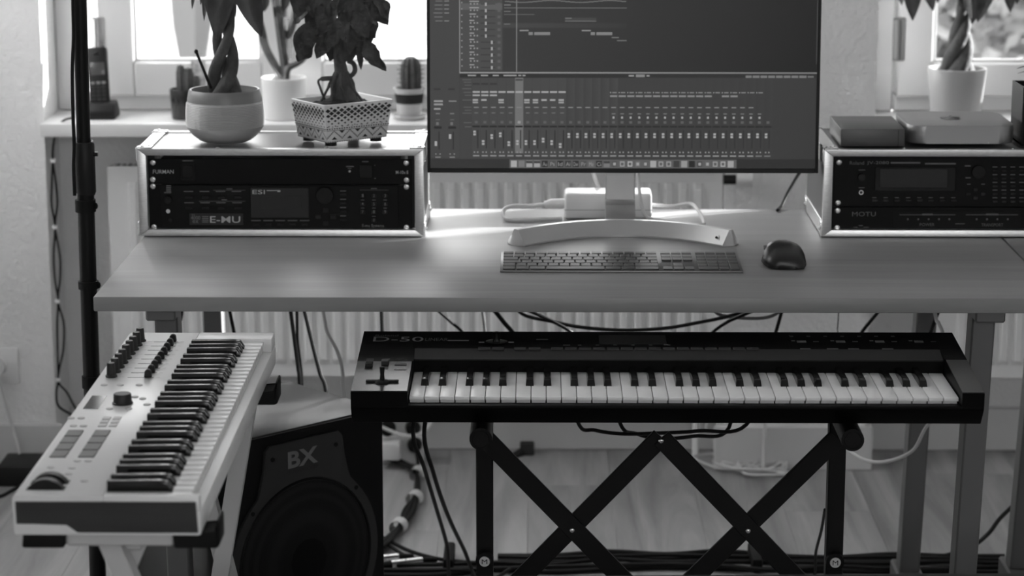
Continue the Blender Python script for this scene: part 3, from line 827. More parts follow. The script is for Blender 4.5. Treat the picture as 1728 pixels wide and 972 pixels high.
u.rect(851, 14.3, 1056, 15.6, 105, 3); u.rect(851, 9, 862, 11, 120, 4); u.rect(851, 25, 902, 26.5, 92, 3); u.rect(851, 20, 862, 21.5, 110, 4)
u.rect(849, 40, 1056, 48, 68, 2, 52); u.rect(851, 41, 861, 42.5, 110, 3)
u.rect(953, 31, 1005, 38, 66, 2); u.rect(953, 31, 964, 33, 110, 3); u.rect(953, 36, 1005, 37.5, 105, 3)
for x in (877, 981): u.rect(x, 51.5, x+15, 53.5, 145, 3); u.rect(x+15, 55, x+22, 60, 130, 3); u.rect(x+24.5, 55, x+51, 60, 130, 3)
u.rect(1031, 63, 1043, 65, 110, 3); u.rect(1040, 68, 1056, 70, 110, 3)
for ci in range(35):                                             # mixer strips
    cx = 804.2+ci*14.43
    if ci == 5: u.rect(cx-7, 131, cx+7, 258, 112, 2); u.rect(cx-6, 133.5, cx+6, 136, 60, 3)
    else: u.rect(cx-6.8, 132, cx+6.8, 262, 70 if ci < 11 else 66-ci*0.3, 2, 60 if ci > 16 else 70)
    v = 165 if ci < 11 else 140
    if ci < 11:
        u.rect(cx-6, 153.5, cx+6, 156.5, v, 3)
        if ci < 3: u.rect(cx-6, 159.3, cx+6, 162, v, 3); u.rect(cx-6, 140, cx+6, 143, 52, 3)
        if ci in (0, 1, 3, 6, 7, 8, 9, 10): u.rect(cx-6, 167, cx+3, 170, v, 3)
        if ci in (0, 3, 6, 7, 10): u.rect(cx-6, 171.2, cx+3, 174, v-10, 3)
    if 16 <= ci <= 33:
        u.rect(cx-6, 155, cx-4.5, 156.7, 170, 3); u.rect(cx-2.5, 155, cx+5, 156.7, 135, 3)
        if ci not in (28, 31, 32, 33): u.rect(cx-6, 160.3, cx+6, 163.3, 135, 3)
        u.rect(cx-1.6, 196, cx+1.6, 199.5, 170, 3); u.rect(cx-3, 190.6, cx+3, 192.3, 120, 3)
    elif ci < 11: u.rect(cx-3, 189.4, cx+3, 191, 110, 3)
    if ci < 33: u.rect(cx-4, 180, cx+4, 181.8, 130, 3)
    u.rect(cx-2.5, 203.5, cx+2.5, 208, 150 if ci == 5 else 92, 3)
    u.rect(cx-6.5, 211.5, cx+6, 214.5, 40, 3)
    u.rect(cx+1.5, 219, cx+3.5, 250, 46, 3)
    fy = {0: 220, 1: 236, 2: 226, 3: 223, 4: 238, 5: 236, 6: 236, 7: 236, 8: 232, 9: 236, 10: 241}.get(ci, 224)
    u.rect(cx-5, fy, cx-0.8, fy+8, 172, 4); u.rect(cx-5, fy+3.4, cx-0.8, fy+4.6, 70, 5)
    u.rect(cx-4.4, 255, cx-2, 257.5, 140, 3); u.rect(cx+1.2, 255, cx+3.4, 257.5, 140, 3)
    u.rect(cx-5.5, 261.3, cx+5, 263.3, 150 if ci < 33 else 120, 3)
for k, y in enumerate((134, 138, 143, 149, 155, 160, 168, 180, 185, 190, 206, 213)): u.rect(781+(k % 3)*2, y, 796, y+1.4, 95, 3)
for x, fy in ((738, 238), (762, 226)):
    u.rect(x+2.5, 222, x+4.5, 252, 46, 3); u.rect(x-4, fy, x, fy+8, 172, 4); u.rect(x-3, 258.5, x-1, 260.5, 140, 3); u.rect(x+4, 258.5, x+6, 260.5, 140, 3)
    u.rect(x-3, 264, x+6, 266, 130, 3); u.rect(x-1.5, 206, x+3, 211, 110, 3); u.rect(x-5, 213, x+8, 217, 40, 3); u.rect(x-2, 190.5, x+5, 192.5, 120, 3); u.rect(x-2, 201, x+5, 202.5, 100, 3)
    u.rect(x-5, 149, x+6, 152, 52, 3)
for y in (169, 174.5, 182): u.rect(733, y, 748 if y < 180 else 744, y+3, 150, 3)
u.rect(758, 169.5, 771, 171.5, 130, 3)
u.rect(860, 268.5, 1243, 284, 92, 2)                             # the dock and its icons
cols = [170, 120, 160, 160, 45, 80, 45, 60, 45, 80, 100, 48, 120, 80, 150, 170, 110, 90, 165, 150, 150, 60, 150, 40, 70, 100, 150, 165, 160]
names = ['', '', '', '', 'Au', 'Ps', 'Id', 'Ai', 'Dw', 'Pr', 'Me', 'Ci']
for k in range(29):
    cx = 867.5+k*13.06; v = cols[k]
    if k < 13 or k in (18, 21, 22, 23, 28):
        u.rect(cx-5, 270.5, cx+5, 281.5, v, 4)
    else:
        u.rect(cx-4, 271.5, cx+4, 280.5, v, 4); u.rect(cx-2.2, 273.6, cx+2.2, 278.4, 90 if v > 110 else 160, 5)
    if k < 12 and names[k]: u.text(names[k], cx-3.6, 273, cx+3.6, 279.5, 150, 6)
    if k in (2, 3, 12): u.rect(cx-5, 271, cx+5, 275, 60, 5)
u.obj('screen_graphics', scr)
# stand
b = MB(); b.box(0.131, 0.187, 4.522, 4.534, 0.795, 1.05, 0.002); b.obj('neck', M_silver, t)
b = MB(); b.prism([(4.534, 0.80), (4.522, 0.80), (4.515, 0.79), (4.470, 0.757), (4.470, 0.7505), (4.525, 0.7505), (4.545, 0.77), (4.547, 0.80)], 'x', 0.131, 0.187, 0.001); b.obj('neck_foot', M_silver, t)
b = MB(); mbox(b, 0.10, 0.218, 0.043, 0.065, 0.12, 0.24, 0.003); b.obj('stand_mount', M_silver, t)
b = MB(); rings = []; N = 26
for i in range(N+1):
    q = -1+2*i/N; x = 0.1585+q*0.188; yc = 4.318+0.098*(1-q*q)**1.0; sl = -2*0.098*q/0.188
    n = V((-sl, 1, 0)).normalized(); c = V((x, yc, 0))
    h = 0.779
    prof = [(c-n*0.013, 0.7505), (c-n*0.013, 0.7535), (c+n*0.004, h), (c+n*0.014, h), (c+n*0.030, 0.754), (c+n*0.030, 0.7505)]
    rings.append(b._v([(p.x, p.y, z) for p, z in prof]))
for A, B in zip(rings, rings[1:]):
    for k in range(6): b.bm.faces.new([A[k], A[(k+1)%6], B[(k+1)%6], B[k]])
ea = b._v([(-0.041, 4.318, 0.7505)]); eb = b._v([(0.358, 4.318, 0.7505)])
for Rg, e in ((rings[0], ea[0]), (rings[-1], eb[0])):
    for k in range(6): b.bm.faces.new([Rg[k], Rg[(k+1)%6], e])
ft = b.obj('arched_foot', M_silver, t, angle=25)
b = MB(); b.hexa([V(p) for p in ((-0.021, 4.3185, 0.759), (-0.014, 4.3215, 0.759), (-0.014, 4.3225, 0.760), (-0.021, 4.3195, 0.760), (-0.024, 4.3265, 0.770), (-0.017, 4.3295, 0.770), (-0.017, 4.3305, 0.771), (-0.024, 4.3275, 0.771))]); b.obj('badge', M_dark, ft)
def ffn(uu, vv): return V((0.326+uu*0.012, 4.3205-0.004*uu+0.0105*vv, 0.757+0.0155*vv))
b = MB(); b.text('LG', (0.45, 0.2, 1.2, 0.75), ffn); b.ball(ffn(0.1, 0.5), 0.0025, 0.0015, 0.0025, 10, 6); b.obj('logo', M_dark, ft)

# ------------------------------------------------------------------ typing keyboard, mouse, adapter
KX0, KX1, KY0, KY1 = -0.0615, 0.3555, 4.079, 4.206
def kz(y): return 0.7535+(y-KY0)/(KY1-KY0)*0.0075
t = thing('computer_keyboard', 'flat grey computer keyboard with number pad in front of the monitor', 'keyboard', (0.147, 4.14, ZD))
b = MB(); b.hexa([(KX0,KY0,ZD+0.0004),(KX1,KY0,ZD+0.0004),(KX1,KY1,ZD+0.0004),(KX0,KY1,ZD+0.0004),(KX0,KY0,kz(KY0)),(KX1,KY0,kz(KY0)),(KX1,KY1,kz(KY1)),(KX0,KY1,kz(KY1))], 0.001, 2)
b.obj('base', M_sgrey, t)
M_key = mat('dark_keycap', 0.05, 0.38)
kcache = {}
def keycap(x, y, w, d):
    k = (round(w, 4), round(d, 4))
    ax = math.atan2(0.0075, KY1-KY0)
    if k not in kcache:
        b = MB(); b.box(-w/2, w/2, -d/2, d/2, 0, 0.0022, 0.0006); o = b.obj('key', M_key, t, local=True); kcache[k] = o
    else: o = inst(kcache[k], t, (0, 0, 0))
    o.location = V((x, y, kz(y)))-ORG[t.name]; o.rotation_euler = (ax, 0, 0)
U = 0.01862; g = 0.0022
rowy = [KY1-0.0105, KY1-0.030, KY1-0.0505, KY1-0.071, KY1-0.0915, KY1-0.112]
rows = [[1.036]*14, [1]*13+[1.5], [1.5]+[1]*12+[1.0], [1.75]+[1]*12+[0.75], [1.25]+[1]*11+[2.25], [1.25, 1.25, 1.5, 5.5, 1.5, 1.25, 2.25]]
for r_, ws in enumerate(rows):
    tot = sum(ws); x = KX0+0.004; sc_ = 14.5*U/tot
    for w in ws:
        keycap(x+w*sc_/2, rowy[r_], w*sc_-g, 0.0125 if r_ == 0 else 0.0178); x += w*sc_
xn = KX0+0.004+14.5*U+0.0055
for r_ in (0, 1, 2):
    for k in range(3): keycap(xn+(k+0.5)*U, rowy[r_], U-g, 0.0125 if r_ == 0 else 0.0178)
keycap(xn+1.5*U, rowy[4], U-g, 0.0178)
for k in range(3): keycap(xn+(k+0.5)*U, rowy[5], U-g, 0.0178)
xp = xn+3*U+0.0055; UP = (KX1-0.004-xp)/4
for r_ in range(6):
    for k in range(4):
        if r_ == 5 and k == 1: continue
        w = 2*UP-g if (r_ == 5 and k == 0) else UP-g
        if r_ == 5 and k == 3: continue
        d = 0.0125 if r_ == 0 else 0.0178; y = rowy[r_]
        if r_ == 4 and k == 3: d = 0.0178+0.0205; y = (rowy[4]+rowy[5])/2
        keycap(xp+(k+(1.0 if w > UP else 0.5))*UP, y, w, d)

def loft_mouse():
    t = thing('computer_mouse', 'sculpted black computer mouse on the desk right of the keyboard', 'mouse', (0.435, 4.165, ZD))
    b = MB(); rings = []; n = 18
    secs = [(-0.060, 0.018, 0.010, 0.000), (-0.056, 0.029, 0.019, 0.0), (-0.040, 0.0345, 0.030, -0.001), (-0.015, 0.0365, 0.038, -0.002), (0.012, 0.035, 0.038, 0.0), (0.036, 0.032, 0.030, 0.002), (0.054, 0.029, 0.019, 0.003), (0.062, 0.023, 0.010, 0.003)]
    for y, hw, h, ox in secs:
        ring = []
        for k in range(n):
            a = 2*math.pi*k/n; c, s_ = math.cos(a), math.sin(a)
            x = hw*math.copysign(abs(c)**0.75, c)
            if c < 0: x *= 1.0+0.12*(1-abs(s_))
            z = max(0.0, (0.16*h if s_ < 0 else 0.16*h+0.84*h*abs(s_)**0.8))
            if s_ < 0: z = 0.16*h*(1-abs(s_)**0.5)
            z += 0.005*(-c)*max(0, s_)
            ring.append((0.435+ox+x, 4.165+y, ZD+0.0008+z))
        rings.append(b._v(ring))
    for A, B in zip(rings, rings[1:]):
        for k in range(n): b.bm.faces.new([A[k], A[(k+1)%n], B[(k+1)%n], B[k]])
    b.bm.faces.new(rings[0]); b.bm.faces.new(rings[-1])
    body = b.obj('shell', mat('mouse_rubber', 0.012, 0.36), t, angle=80)
    b = MB(); b.cyl((0.434, 4.207, 0.773), (0.442, 4.207, 0.773), 0.0105, n=20); b.obj('scroll_wheel', M_mid, t)
    b = MB(); b.cyl((0.398, 4.165, 0.776), (0.406, 4.165, 0.777), 0.006, n=14); b.obj('thumb_wheel', M_mid, t)
    b = MB(); b.box(0.4372, 0.4382, 4.205, 4.2255, 0.757, 0.7675); b.obj('button_gap', M_blackg, t)
loft_mouse()

t = thing('power_adapter', 'white power brick behind the monitor stand', 'power adapter', (0.138, 4.61, ZD))
b = MB(); b.box(0.055, 0.222, 4.578, 4.648, ZD+0.0006, ZD+0.051, 0.006, 3); b.obj('brick', M_white, t)
b = MB(); b.box(0.0546, 0.2224, 4.5776, 4.6484, ZD+0.0185, ZD+0.0193); b.obj('seam', M_mid, t)
b = MB(); b.tube([(0.055, 4.61, ZD+0.026), (0.030, 4.61, ZD+0.026), (0.016, 4.61, ZD+0.024)], [0.0095, 0.009, 0.006], 12); b.obj('plug', M_white, t)
def cord(name, pts, r, m): MB().tube(smooth_path(pts, 8), r, 7).obj(name, m, t)
cord('power_cord', [(0.018, 4.61, ZD+0.024), (-0.01, 4.61, ZD+0.021), (-0.045, 4.60, ZD+0.022), (-0.062, 4.59, ZD+0.016), (-0.06, 4.565, ZD+0.006), (-0.04, 4.55, ZD+0.0045), (0.02, 4.56, ZD+0.0045), (0.05, 4.565, ZD+0.0045)], 0.004, M_cabw)
cord('output_cord', [(0.222, 4.61, ZD+0.024), (0.262, 4.605, ZD+0.022), (0.295, 4.60, ZD+0.028), (0.308, 4.575, ZD+0.022), (0.318, 4.52, ZD+0.006), (0.305, 4.505, ZD+0.0042), (0.27, 4.53, ZD+0.004), (0.235, 4.545, ZD+0.006), (0.21, 4.555, ZD+0.012), (0.198, 4.56, ZD+0.05), (0.192, 4.555, ZD+0.13), (0.19, 4.54, ZD+0.22)], 0.0034, M_cabw)
cable('white_cable', 'white cord hanging down behind the left side of the monitor stand', [W(1000, 285, 4.62)+V((-0.01, 0, 0.08)), W(1002, 292, 4.63), W(1010, 315, 4.66), W(1018, 335, 4.68), (0.135, 4.705, 0.72)], 0.004, M_cabw)

# ------------------------------------------------------------------ piano keys (shared)
def white_key_mesh(w, L, ztop, zlow, lip=0.003):
    """front at y=0, runs to +y"""
    b = MB(); b.box(-w/2, w/2, 0, L, ztop-0.006, ztop, 0.0009, 2); b.box(-w/2+0.0006, w/2-0.0006, lip, L, zlow, ztop-0.0055); return b
def black_key_mesh(w, L, zb, zt):
    b = MB(); h = w/2; q = w*0.36
    secs = [(0.0, h, zb, h*0.92, zb+(zt-zb)*0.30), (0.006, h, zb, q+0.0003, zt-0.0012), (0.016, h, zb, q, zt), (L, h, zb, q, zt-0.001)]
    rings = [b._v([(-a, y, z0), (a, y, z0), (c, y, z1), (-c, y, z1)]) for y, a, z0, c, z1 in secs]
    fs = []
    for A, B in zip(rings, rings[1:]):
        for k in range(4): fs.append(b.bm.faces.new([A[k], A[(k+1)%4], B[(k+1)%4], B[k]]))
    b.bm.faces.new(list(reversed(rings[0]))); b.bm.faces.new(rings[-1])
    bmesh.ops.bevel(b.bm, geom=[e for e in b.bm.edges if e.calc_length() > 0.008], offset=0.0009, segments=2, affect='EDGES', profile=0.5)
    return b
BLK = [(1, -0.09), (2, 0.09), (4, -0.11), (5, 0.0), (6, 0.11)]     # gap after white key n, sideways offset

# ------------------------------------------------------------------ black synthesizer
SX0, SX1, SYF, SYB = -0.284, 0.688, 3.610, 3.922
t = thing('synthesizer', 'black five octave synthesizer on the lattice stand below the desk', 'synthesizer', (0.2, 3.76, 0.606))
M_syn = mat('synth_black_paint', 0.0018, 0.45, spec=0.08)
M_syncheek = mat('synth_cheek_paint', 0.045, 0.30, spec=0.5, bump=(500, 0.05))
def sl(y): return 0.662+(y-SYF)*0.0735                              # slope of the top
b = MB(); b.prism([(3.632, 0.606), (SYF, 0.633), (SYF, 0.6395), (3.628, 0.6395), (3.628, 0.628), (3.80, 0.628), (3.80, 0.640), (SYB, 0.640), (SYB, 0.606)], 'x', SX0, SX1, 0.0015, 2); b.obj('lower_case', M_syn, t)
KY = 3.786; ky0, pitch = 3.631, 0.02356; kx0 = -0.1955; kx1 = kx0+36*pitch
b = MB(); b.prism([(KY, 0.630), (KY, 0.669), (3.822, sl(3.822)), (SYB-0.006, sl(SYB-0.006)), (SYB, sl(SYB)-0.006), (SYB, 0.630)], 'x', kx0-0.001, kx1+0.001); b.obj('control_panel_housing', M_syn, t)
b = MB(); b.prism([(KY-0.0012, 0.6675), (KY-0.0012, 0.6696), (3.822, 0.6785), (3.822, 0.6765)], 'x', kx0, kx1, 0.0003); b.obj('panel_bevel', mat('synth_bevel', 0.012, 0.5, spec=0.3), t)
for a, c in ((SX0, kx0-0.0012), (kx1+0.0012, SX1)):
    ym = 3.757 if a < 0 else 3.772
    b = MB(); b.prism([(SYF, 0.638), (SYF, 0.6605), (ym, sl(ym)-0.0015), (ym, 0.638)], 'x', a, c, 0.0005); b.obj('cheek_block', M_syn, t)
    b = MB(); b.prism([(SYF+0.0005, 0.6608), (SYF+0.0005, 0.6620), (ym, sl(ym)), (ym, sl(ym)-0.0012)], 'x', a+0.0003, c-0.0003, 0.0003); b.obj('cheek_plate', M_syncheek, t)
    b = MB(); b.prism([(ym+0.0006, 0.632), (ym+0.0006, sl(ym)), (SYB-0.006, sl(SYB-0.006)), (SYB, sl(SYB)-0.006), (SYB, 0.632)], 'x', a if a < 0 else a-0.0013, c if a > 0 else c+0.0013); b.obj('end_block', M_syn, t)
b = white_key_mesh(pitch-0.0011, KY-ky0+0.004, 0.648, 0.626, 0.011)
M_ivory = mat('white_key_plastic', 0.84, 0.3)
wk = None
for i in range(36):
    lo = V((kx0+(i+0.5)*pitch, ky0, 0))-ORG[t.name]
    if wk is None: wk = b.obj('white_key', M_ivory, t, local=True); wk.location = lo
    else: inst(wk, t, lo)
b = black_key_mesh(0.0137, KY-3.697+0.002, 0.643, 0.6585); bk = None
for o_ in range(5):
    for n, off in BLK:
        lo = V((kx0+(o_*7+n+off)*pitch, 3.697, 0))-ORG[t.name]
        if bk is None: bk = b.obj('black_key', M_blackg, t, local=True); bk.location = lo
        else: inst(bk, t, lo)
b = MB(); b.box(kx0, kx1, 3.75, KY+0.003, 0.626, 0.6265); b.obj('key_bed', M_blackr, t)
# left cheek controls
def onsl(px, py, dz=0.0):
    d = ray(px, py); k = 0.0735
    s_ = (0.662-SYF*k-CAMZ+dz)/(d.z-k*d.y); return _C+d*s_
j = onsl(645, 645)
b = MB(); b.lathe([(0.013, 0), (0.011, 0.0025), (0.006, 0.004), (0, 0.0045)], j.x, j.y, j.z, 20)
b.tube([(j.x, j.y, j.z), (j.x, j.y+0.001, j.z+0.012), (j.x, j.y+0.002, j.z+0.024)], [0.0045, 0.0032, 0.0042], 12)
b.hexa([(j.x-0.0255, j.y-0.004, j.z+0.0005), (j.x+0.0255, j.y-0.004, j.z+0.0005), (j.x+0.0255, j.y+0.004, j.z+0.0012), (j.x-0.0255, j.y+0.004, j.z+0.0012), (j.x-0.0255, j.y-0.004, j.z+0.0028), (j.x+0.0255, j.y-0.004, j.z+0.0028), (j.x+0.0255, j.y+0.004, j.z+0.0035), (j.x-0.0255, j.y+0.004, j.z+0.0035)], 0.0008)
b.obj('bender_lever', M_blackr, t)
for qx in (623, 650):
    a = onsl(qx-8, 623); c = onsl(qx+8, 605)
    b = MB(); b.hexa([(a.x, a.y, a.z-0.004), (c.x, a.y, a.z-0.004), (c.x, c.y, c.z-0.004), (a.x, c.y, c.z-0.004), (a.x, a.y, a.z+0.0004), (c.x, a.y, a.z+0.0004), (c.x, c.y, c.z+0.0004), (a.x, c.y, c.z+0.0004)]); b.obj('slider_slot', M_black, t)
    m_ = onsl(qx, 614 if qx > 640 else 618)
    b = MB(); b.box(m_.x-0.006, m_.x+0.006, m_.y-0.008, m_.y+0.008, m_.z-0.001, m_.z+0.006, 0.001); b.obj('slider_cap', M_dark if qx > 640 else M_blackg, t)
for k in range(3):
    m_ = onsl(677-k*0.8, 608+k*7.6); b = MB(); b.hexa([(m_.x-0.0095, m_.y-0.004, m_.z-0.003), (m_.x+0.0095, m_.y-0.004, m_.z-0.003), (m_.x+0.0095, m_.y+0.004, m_.z-0.003), (m_.x-0.0095, m_.y+0.004, m_.z-0.003), (m_.x-0.0095, m_.y-0.004, m_.z+0.0006), (m_.x+0.0095, m_.y-0.004, m_.z+0.0006), (m_.x+0.0095, m_.y+0.004, m_.z+0.0012), (m_.x-0.0095, m_.y+0.004, m_.z+0.0012)]); b.obj('portamento_button', M_blackg, t)
# rear panel lettering and controls
def onrear(X, Yv, dz=0.0003):
    return V((X, Yv, sl(Yv)+dz))
def rear_px(px, py):                                                # where a mark seen in the photograph lies on the rear slope
    p = onsl(px, py); return p.x, p.y
def rear_print(m, texts, bars, nm, bold=0.0):
    b = MB()
    for s_, px0, py0, px1, py1 in texts:
        x0, y1_ = rear_px(px0, py0); x1, y0_ = rear_px(px1, py1)
        b.text(s_, (x0, y0_, x1, y1_), lambda u_, v_: onrear(u_, v_), bold)
    for px0, py0, px1, py1 in bars:
        x0, y1_ = rear_px(px0, py0); x1, y0_ = rear_px(px1, py1)
        b.face([onrear(x0, y0_), onrear(x1, y0_), onrear(x1, y1_), onrear(x0, y1_)])
    b.obj(nm, m, t)['kind'] = 'stuff'
rear_print(mat('synth_logo_print', 0.22, 0.5), [('D-50', 631, 568.6, 714, 576.5)], [(756, 574, 791, 575.6), (808, 577, 817, 578.6), (858, 577, 867, 578.6), (833, 586, 841, 587.5)], 'model_name', 0.0)
rear_print(mat('synth_fine_print', 0.10, 0.5), [('Roland', 634, 565, 672, 567.8), ('LINEAR', 718, 570.5, 756, 575.5)],
    [(1332+k*28.5, 567, 1339+k*28.5, 568.6) for k in range(7)] + [(1335+k*66, 574.6, 1342+k*66, 576.2) for k in range(4)] + [(1344+k*66, 575, 1361+k*66, 578.5) for k in range(4)] + [(1372+k*66, 576, 1382+k*66, 577.4) for k in range(4)] +
    [(1350, 588, 1368, 590), (1395, 588, 1415, 590), (1431, 588, 1450, 590), (1488, 588, 1508, 590), (1331, 566, 1333, 567)] + [(1340, 590.5, 1608, 591.2), (1340, 584.3, 1606, 584.9)] + [(905, 572, 925, 574), (935, 586, 943, 587.5), (950, 582, 962, 583.2), (1120, 581, 1128, 583)] + [(975+k*30, 582, 981+k*30, 583.2) for k in range(6)], 'panel_legend')
M_sbtn = mat('synth_button', 0.018, 0.45)
sb = None
for k, px in enumerate([817+i*23.6 for i in range(2)] + [878, 902] + [940+i*23.6 for i in range(15)]):
    x, y = rear_px(px, 589.5); p = onrear(x, y)
    if sb is None:
        b = MB(); b.box(-0.0095, 0.0095, -0.0055, 0.0055, -0.001, 0.0022, 0.0006); sb = b.obj('panel_button', M_sbtn, t, local=True); sb.location = p-ORG[t.name]
    else: inst(sb, t, p-ORG[t.name])
x, y = rear_px(838, 577); p = onrear(x, y); b = MB(); b.lathe([(0.018, 0), (0.018, 0.0008), (0.016, 0.0012), (0.006, 0.0012), (0.005, 0.008), (0.0062, 0.016), (0, 0.0175)], p.x, p.y, p.z, 20); b.obj('joystick', M_blackg, t)
x0, y1_ = rear_px(1010, 566); x1, y0_ = rear_px(1125, 581); b = MB(); b.hexa([onrear(x0,y0_,-0.001), onrear(x1,y0_,-0.001), onrear(x1,y1_,-0.001), onrear(x0,y1_,-0.001), onrear(x0,y0_,0.0008), onrear(x1,y0_,0.0008), onrear(x1,y1_,0.0008), onrear(x0,y1_,0.0008)]); b.obj('display', M_blackg, t)

# ------------------------------------------------------------------ its lattice stand
t = thing('lattice_stand', 'black metal lattice keyboard stand under the black synthesizer', 'keyboard stand', (0.2, 3.78, 0))
PXS = (-0.082, 0.4855); YS = 3.78
for X in PXS:
    b = MB(); b.box(X-0.0138, X+0.0138, YS-0.014, YS+0.014, 0.03, 0.572, 0.002); b.obj('post', M_blackm, t)
    xt = X-0.002 if X < 0 else X+0.002
    b = MB(); b.tube([(xt, 3.605, 0.587), (xt, 3.96, 0.587)], 0.0178, 20); arm = b.obj('support_arm', M_blackm, t)
    b = MB(); b.lathe([(0, 0), (0.0125, 0), (0.0135, 0.001)], 0, 0, 0, 16); o = b.obj('arm_end_cap', M_blackr, arm, local=True); o.rotation_euler = (R(90), 0, 0); o.location = V((xt, 3.6045, 0.587))-ORG[t.name]
    b = MB(); b.tube([(X, YS-0.008, 0.340), (X, YS-0.026, 0.340)], [0.0145, 0.0145], 20); kn = b.obj('clamp_knob', M_blackr, t)
    b = MB(); b.tube([(X, YS-0.026, 0.340), (X, YS-0.0275, 0.340)], [0.009, 0.0085], 20); lg = b.obj('knob_badge', M_alu, kn)
    b = MB(); b.text('M', (-0.0045, -0.004, 0.0045, 0.004), lambda u_, v_, X=X: V((X+u_, YS-0.0279, 0.340+v_))); b.obj('badge_mark', M_blackr, kn)
    b = MB(); b.box(X-0.016, X+0.016, 3.50, 4.05, 0.0, 0.03, 0.004); b.obj('floor_runner', M_blackm, t)
def bar(x0, z0, x1, z1, y, w=0.0155, th=0.0035):
    d = V((x1-x0, 0, z1-z0)).normalized(); n = V((-d.z, 0, d.x))*w; a = V((x0, 0, z0)); c = V((x1, 0, z1))
    b = MB(); b.prism([((a+n).x, (a+n).z), ((a-n).x, (a-n).z), ((c-n).x, (c-n).z), ((c+n).x, (c+n).z)], 'y', y-th, y+th, 0.001); b.obj('lattice_bar', M_blackm, t)
xa, xm, xc = PXS[0], 0.2018, PXS[1]
bar(xa, 0.546, xm+0.006, 0.239, YS-0.0185); bar(xm, 0.546, xa, 0.243, YS-0.011)
bar(xm, 0.546, xc+0.006, 0.239, YS-0.0185); bar(xc, 0.546, xm-0.006, 0.243, YS-0.011)
for X, Z in ((xm, 0.5425), (0.0595, 0.392), (0.3438, 0.392), (xm, 0.243)):
    b = MB(); b.ball((X, YS-0.0225, Z), 0.0045, 0.003, 0.0045, 12, 8); b.obj('rivet', M_steel, t)

# ------------------------------------------------------------------ white controller keyboard
AX0, AX1, AY0, AY1 = -0.646, -0.413, 2.870, 3.751
ZA = 0.720
t = thing('controller_keyboard', 'white controller keyboard with knobs, faders and pads at the left', 'keyboard', (-0.53, 3.31, 0.668))
b = MB(); b.box(AX0, AX1, AY0, AY1, 0.668, 0.700, 0.004, 2); b.obj('lower_case', M_white, t)
b = MB(); b.prism([(AX0, 0.698), (AX0, ZA-0.003), (AX0+0.004, ZA), (-0.5345, ZA), (-0.5335, ZA-0.001), (-0.5335, 0.698)], 'y', AY0, AY1, 0.0008); b.obj('control_panel', M_white, t)
ky0a, pta = 2.884, 0.02278
ky1a = ky0a+36*pta
b = MB(); b.box(-0.5335, AX1-0.001, AY0, ky0a-0.001, 0.698, ZA, 0.003, 2); b.obj('end_cheek', M_white, t)
b = MB(); b.box(-0.5335, AX1-0.001, ky1a+0.001, AY1, 0.698, ZA+0.001, 0.003, 2); b.obj('end_cheek', M_white, t)
b = MB(); zt_ = ZA-0.009
b.prism([(-0.642, 0.7125), (-0.4185, 0.7125), (-0.4165, 0.6725), (-0.566, 0.6725), (-0.579, 0.6835), (-0.6415, 0.6835)], 'y', AY0-0.0015, AY0+0.004, 0.0008); b.obj('wooden_end_panel', wood('dark_walnut', 0.028, 0, rough=0.5, contrast=0.4, scale=12), t)
b = MB(); b.box(-0.533, -0.440, ky0a, ky1a, 0.699, 0.7005); b.obj('key_bed', M_blackr, t)
wk2 = None
for i in range(36):
    if wk2 is None:
        b = white_key_mesh(pta-0.0009, 0.107, 0.7165, 0.7005, 0.0015); wk2 = b.obj('white_key', mat('controller_key_plastic', 0.70, 0.22), t, local=True)
        o = wk2
    else: o = inst(wk2, t, (0, 0, 0))
    o.location = V((-0.4265, ky0a+(i+0.5)*pta, 0))-ORG[t.name]; o.rotation_euler = (0, 0, R(90))
bk2 = None
for o_ in range(5):
    for n, off in BLK:
        if bk2 is None:
            b = black_key_mesh(0.0122, 0.082, 0.7155, 0.7305); bk2 = b.obj('black_key', M_blackg, t, local=True); o = bk2
        else: o = inst(bk2, t, (0, 0, 0))
        o.location = V((-0.4515, ky0a+(o_*7+n+off)*pta, 0))-ORG[t.name]; o.rotation_euler = (0, 0, R(90))
def onp(px, py): return WZ(px, py, ZA)
def lerp(a, c, q): return a+(c-a)*q
k0, k1 = onp(188, 636), onp(237, 576)
kn = None
for i in range(9):
    p = lerp(k0, k1, i/8)
    if kn is None:
        b = MB(); b.lathe([(0.0085, 0), (0.0085, 0.0025), (0.0068, 0.004), (0.0060, 0.020), (0.0052, 0.0215), (0, 0.0215)], 0, 0, 0, 20, 10, 0.03); kn = b.obj('rotary_knob', M_dark, t, local=True); kn.location = p-ORG[t.name]
    else: inst(kn, t, p-ORG[t.name])
f0, f1 = onp(250, 637), onp(292, 577)
fc = None
for i in range(9):
    p = lerp(f0, f1, i/8)
    b = MB(); b.box(p.x-0.030, p.x+0.008, p.y-0.0007, p.y+0.0007, ZA-0.0006, ZA+0.0003); b.obj('fader_slot', M_dark, t)
    if fc is None:
        b = MB(); b.prism([(-0.0055, 0.0008), (-0.0045, 0.010), (-0.0015, 0.0125), (0.0015, 0.0125), (0.0045, 0.010), (0.0055, 0.0008)], 'y', -0.0045, 0.0045, 0.0006); fc = b.obj('fader_cap', M_black, t, local=True); fc.location = p-ORG[t.name]
    else: inst(fc, t, p-ORG[t.name])
p = onp(207, 681); b = MB(); b.lathe([(0.0145, 0), (0.0145, 0.002), (0.0130, 0.003), (0.0125, 0.0135), (0.0115, 0.0150), (0, 0.0150)], p.x, p.y, p.z, 28, 14, 0.015); b.obj('encoder_knob', M_dark, t)
a, c = onp(140, 690), onp(176, 668); b = MB(); b.box(a.x, a.x+0.021, a.y, c.y, ZA-0.001, ZA+0.0005); b.obj('display', M_blackg, t)
M_pad = mat('pad_rubber', 0.16, 0.6)
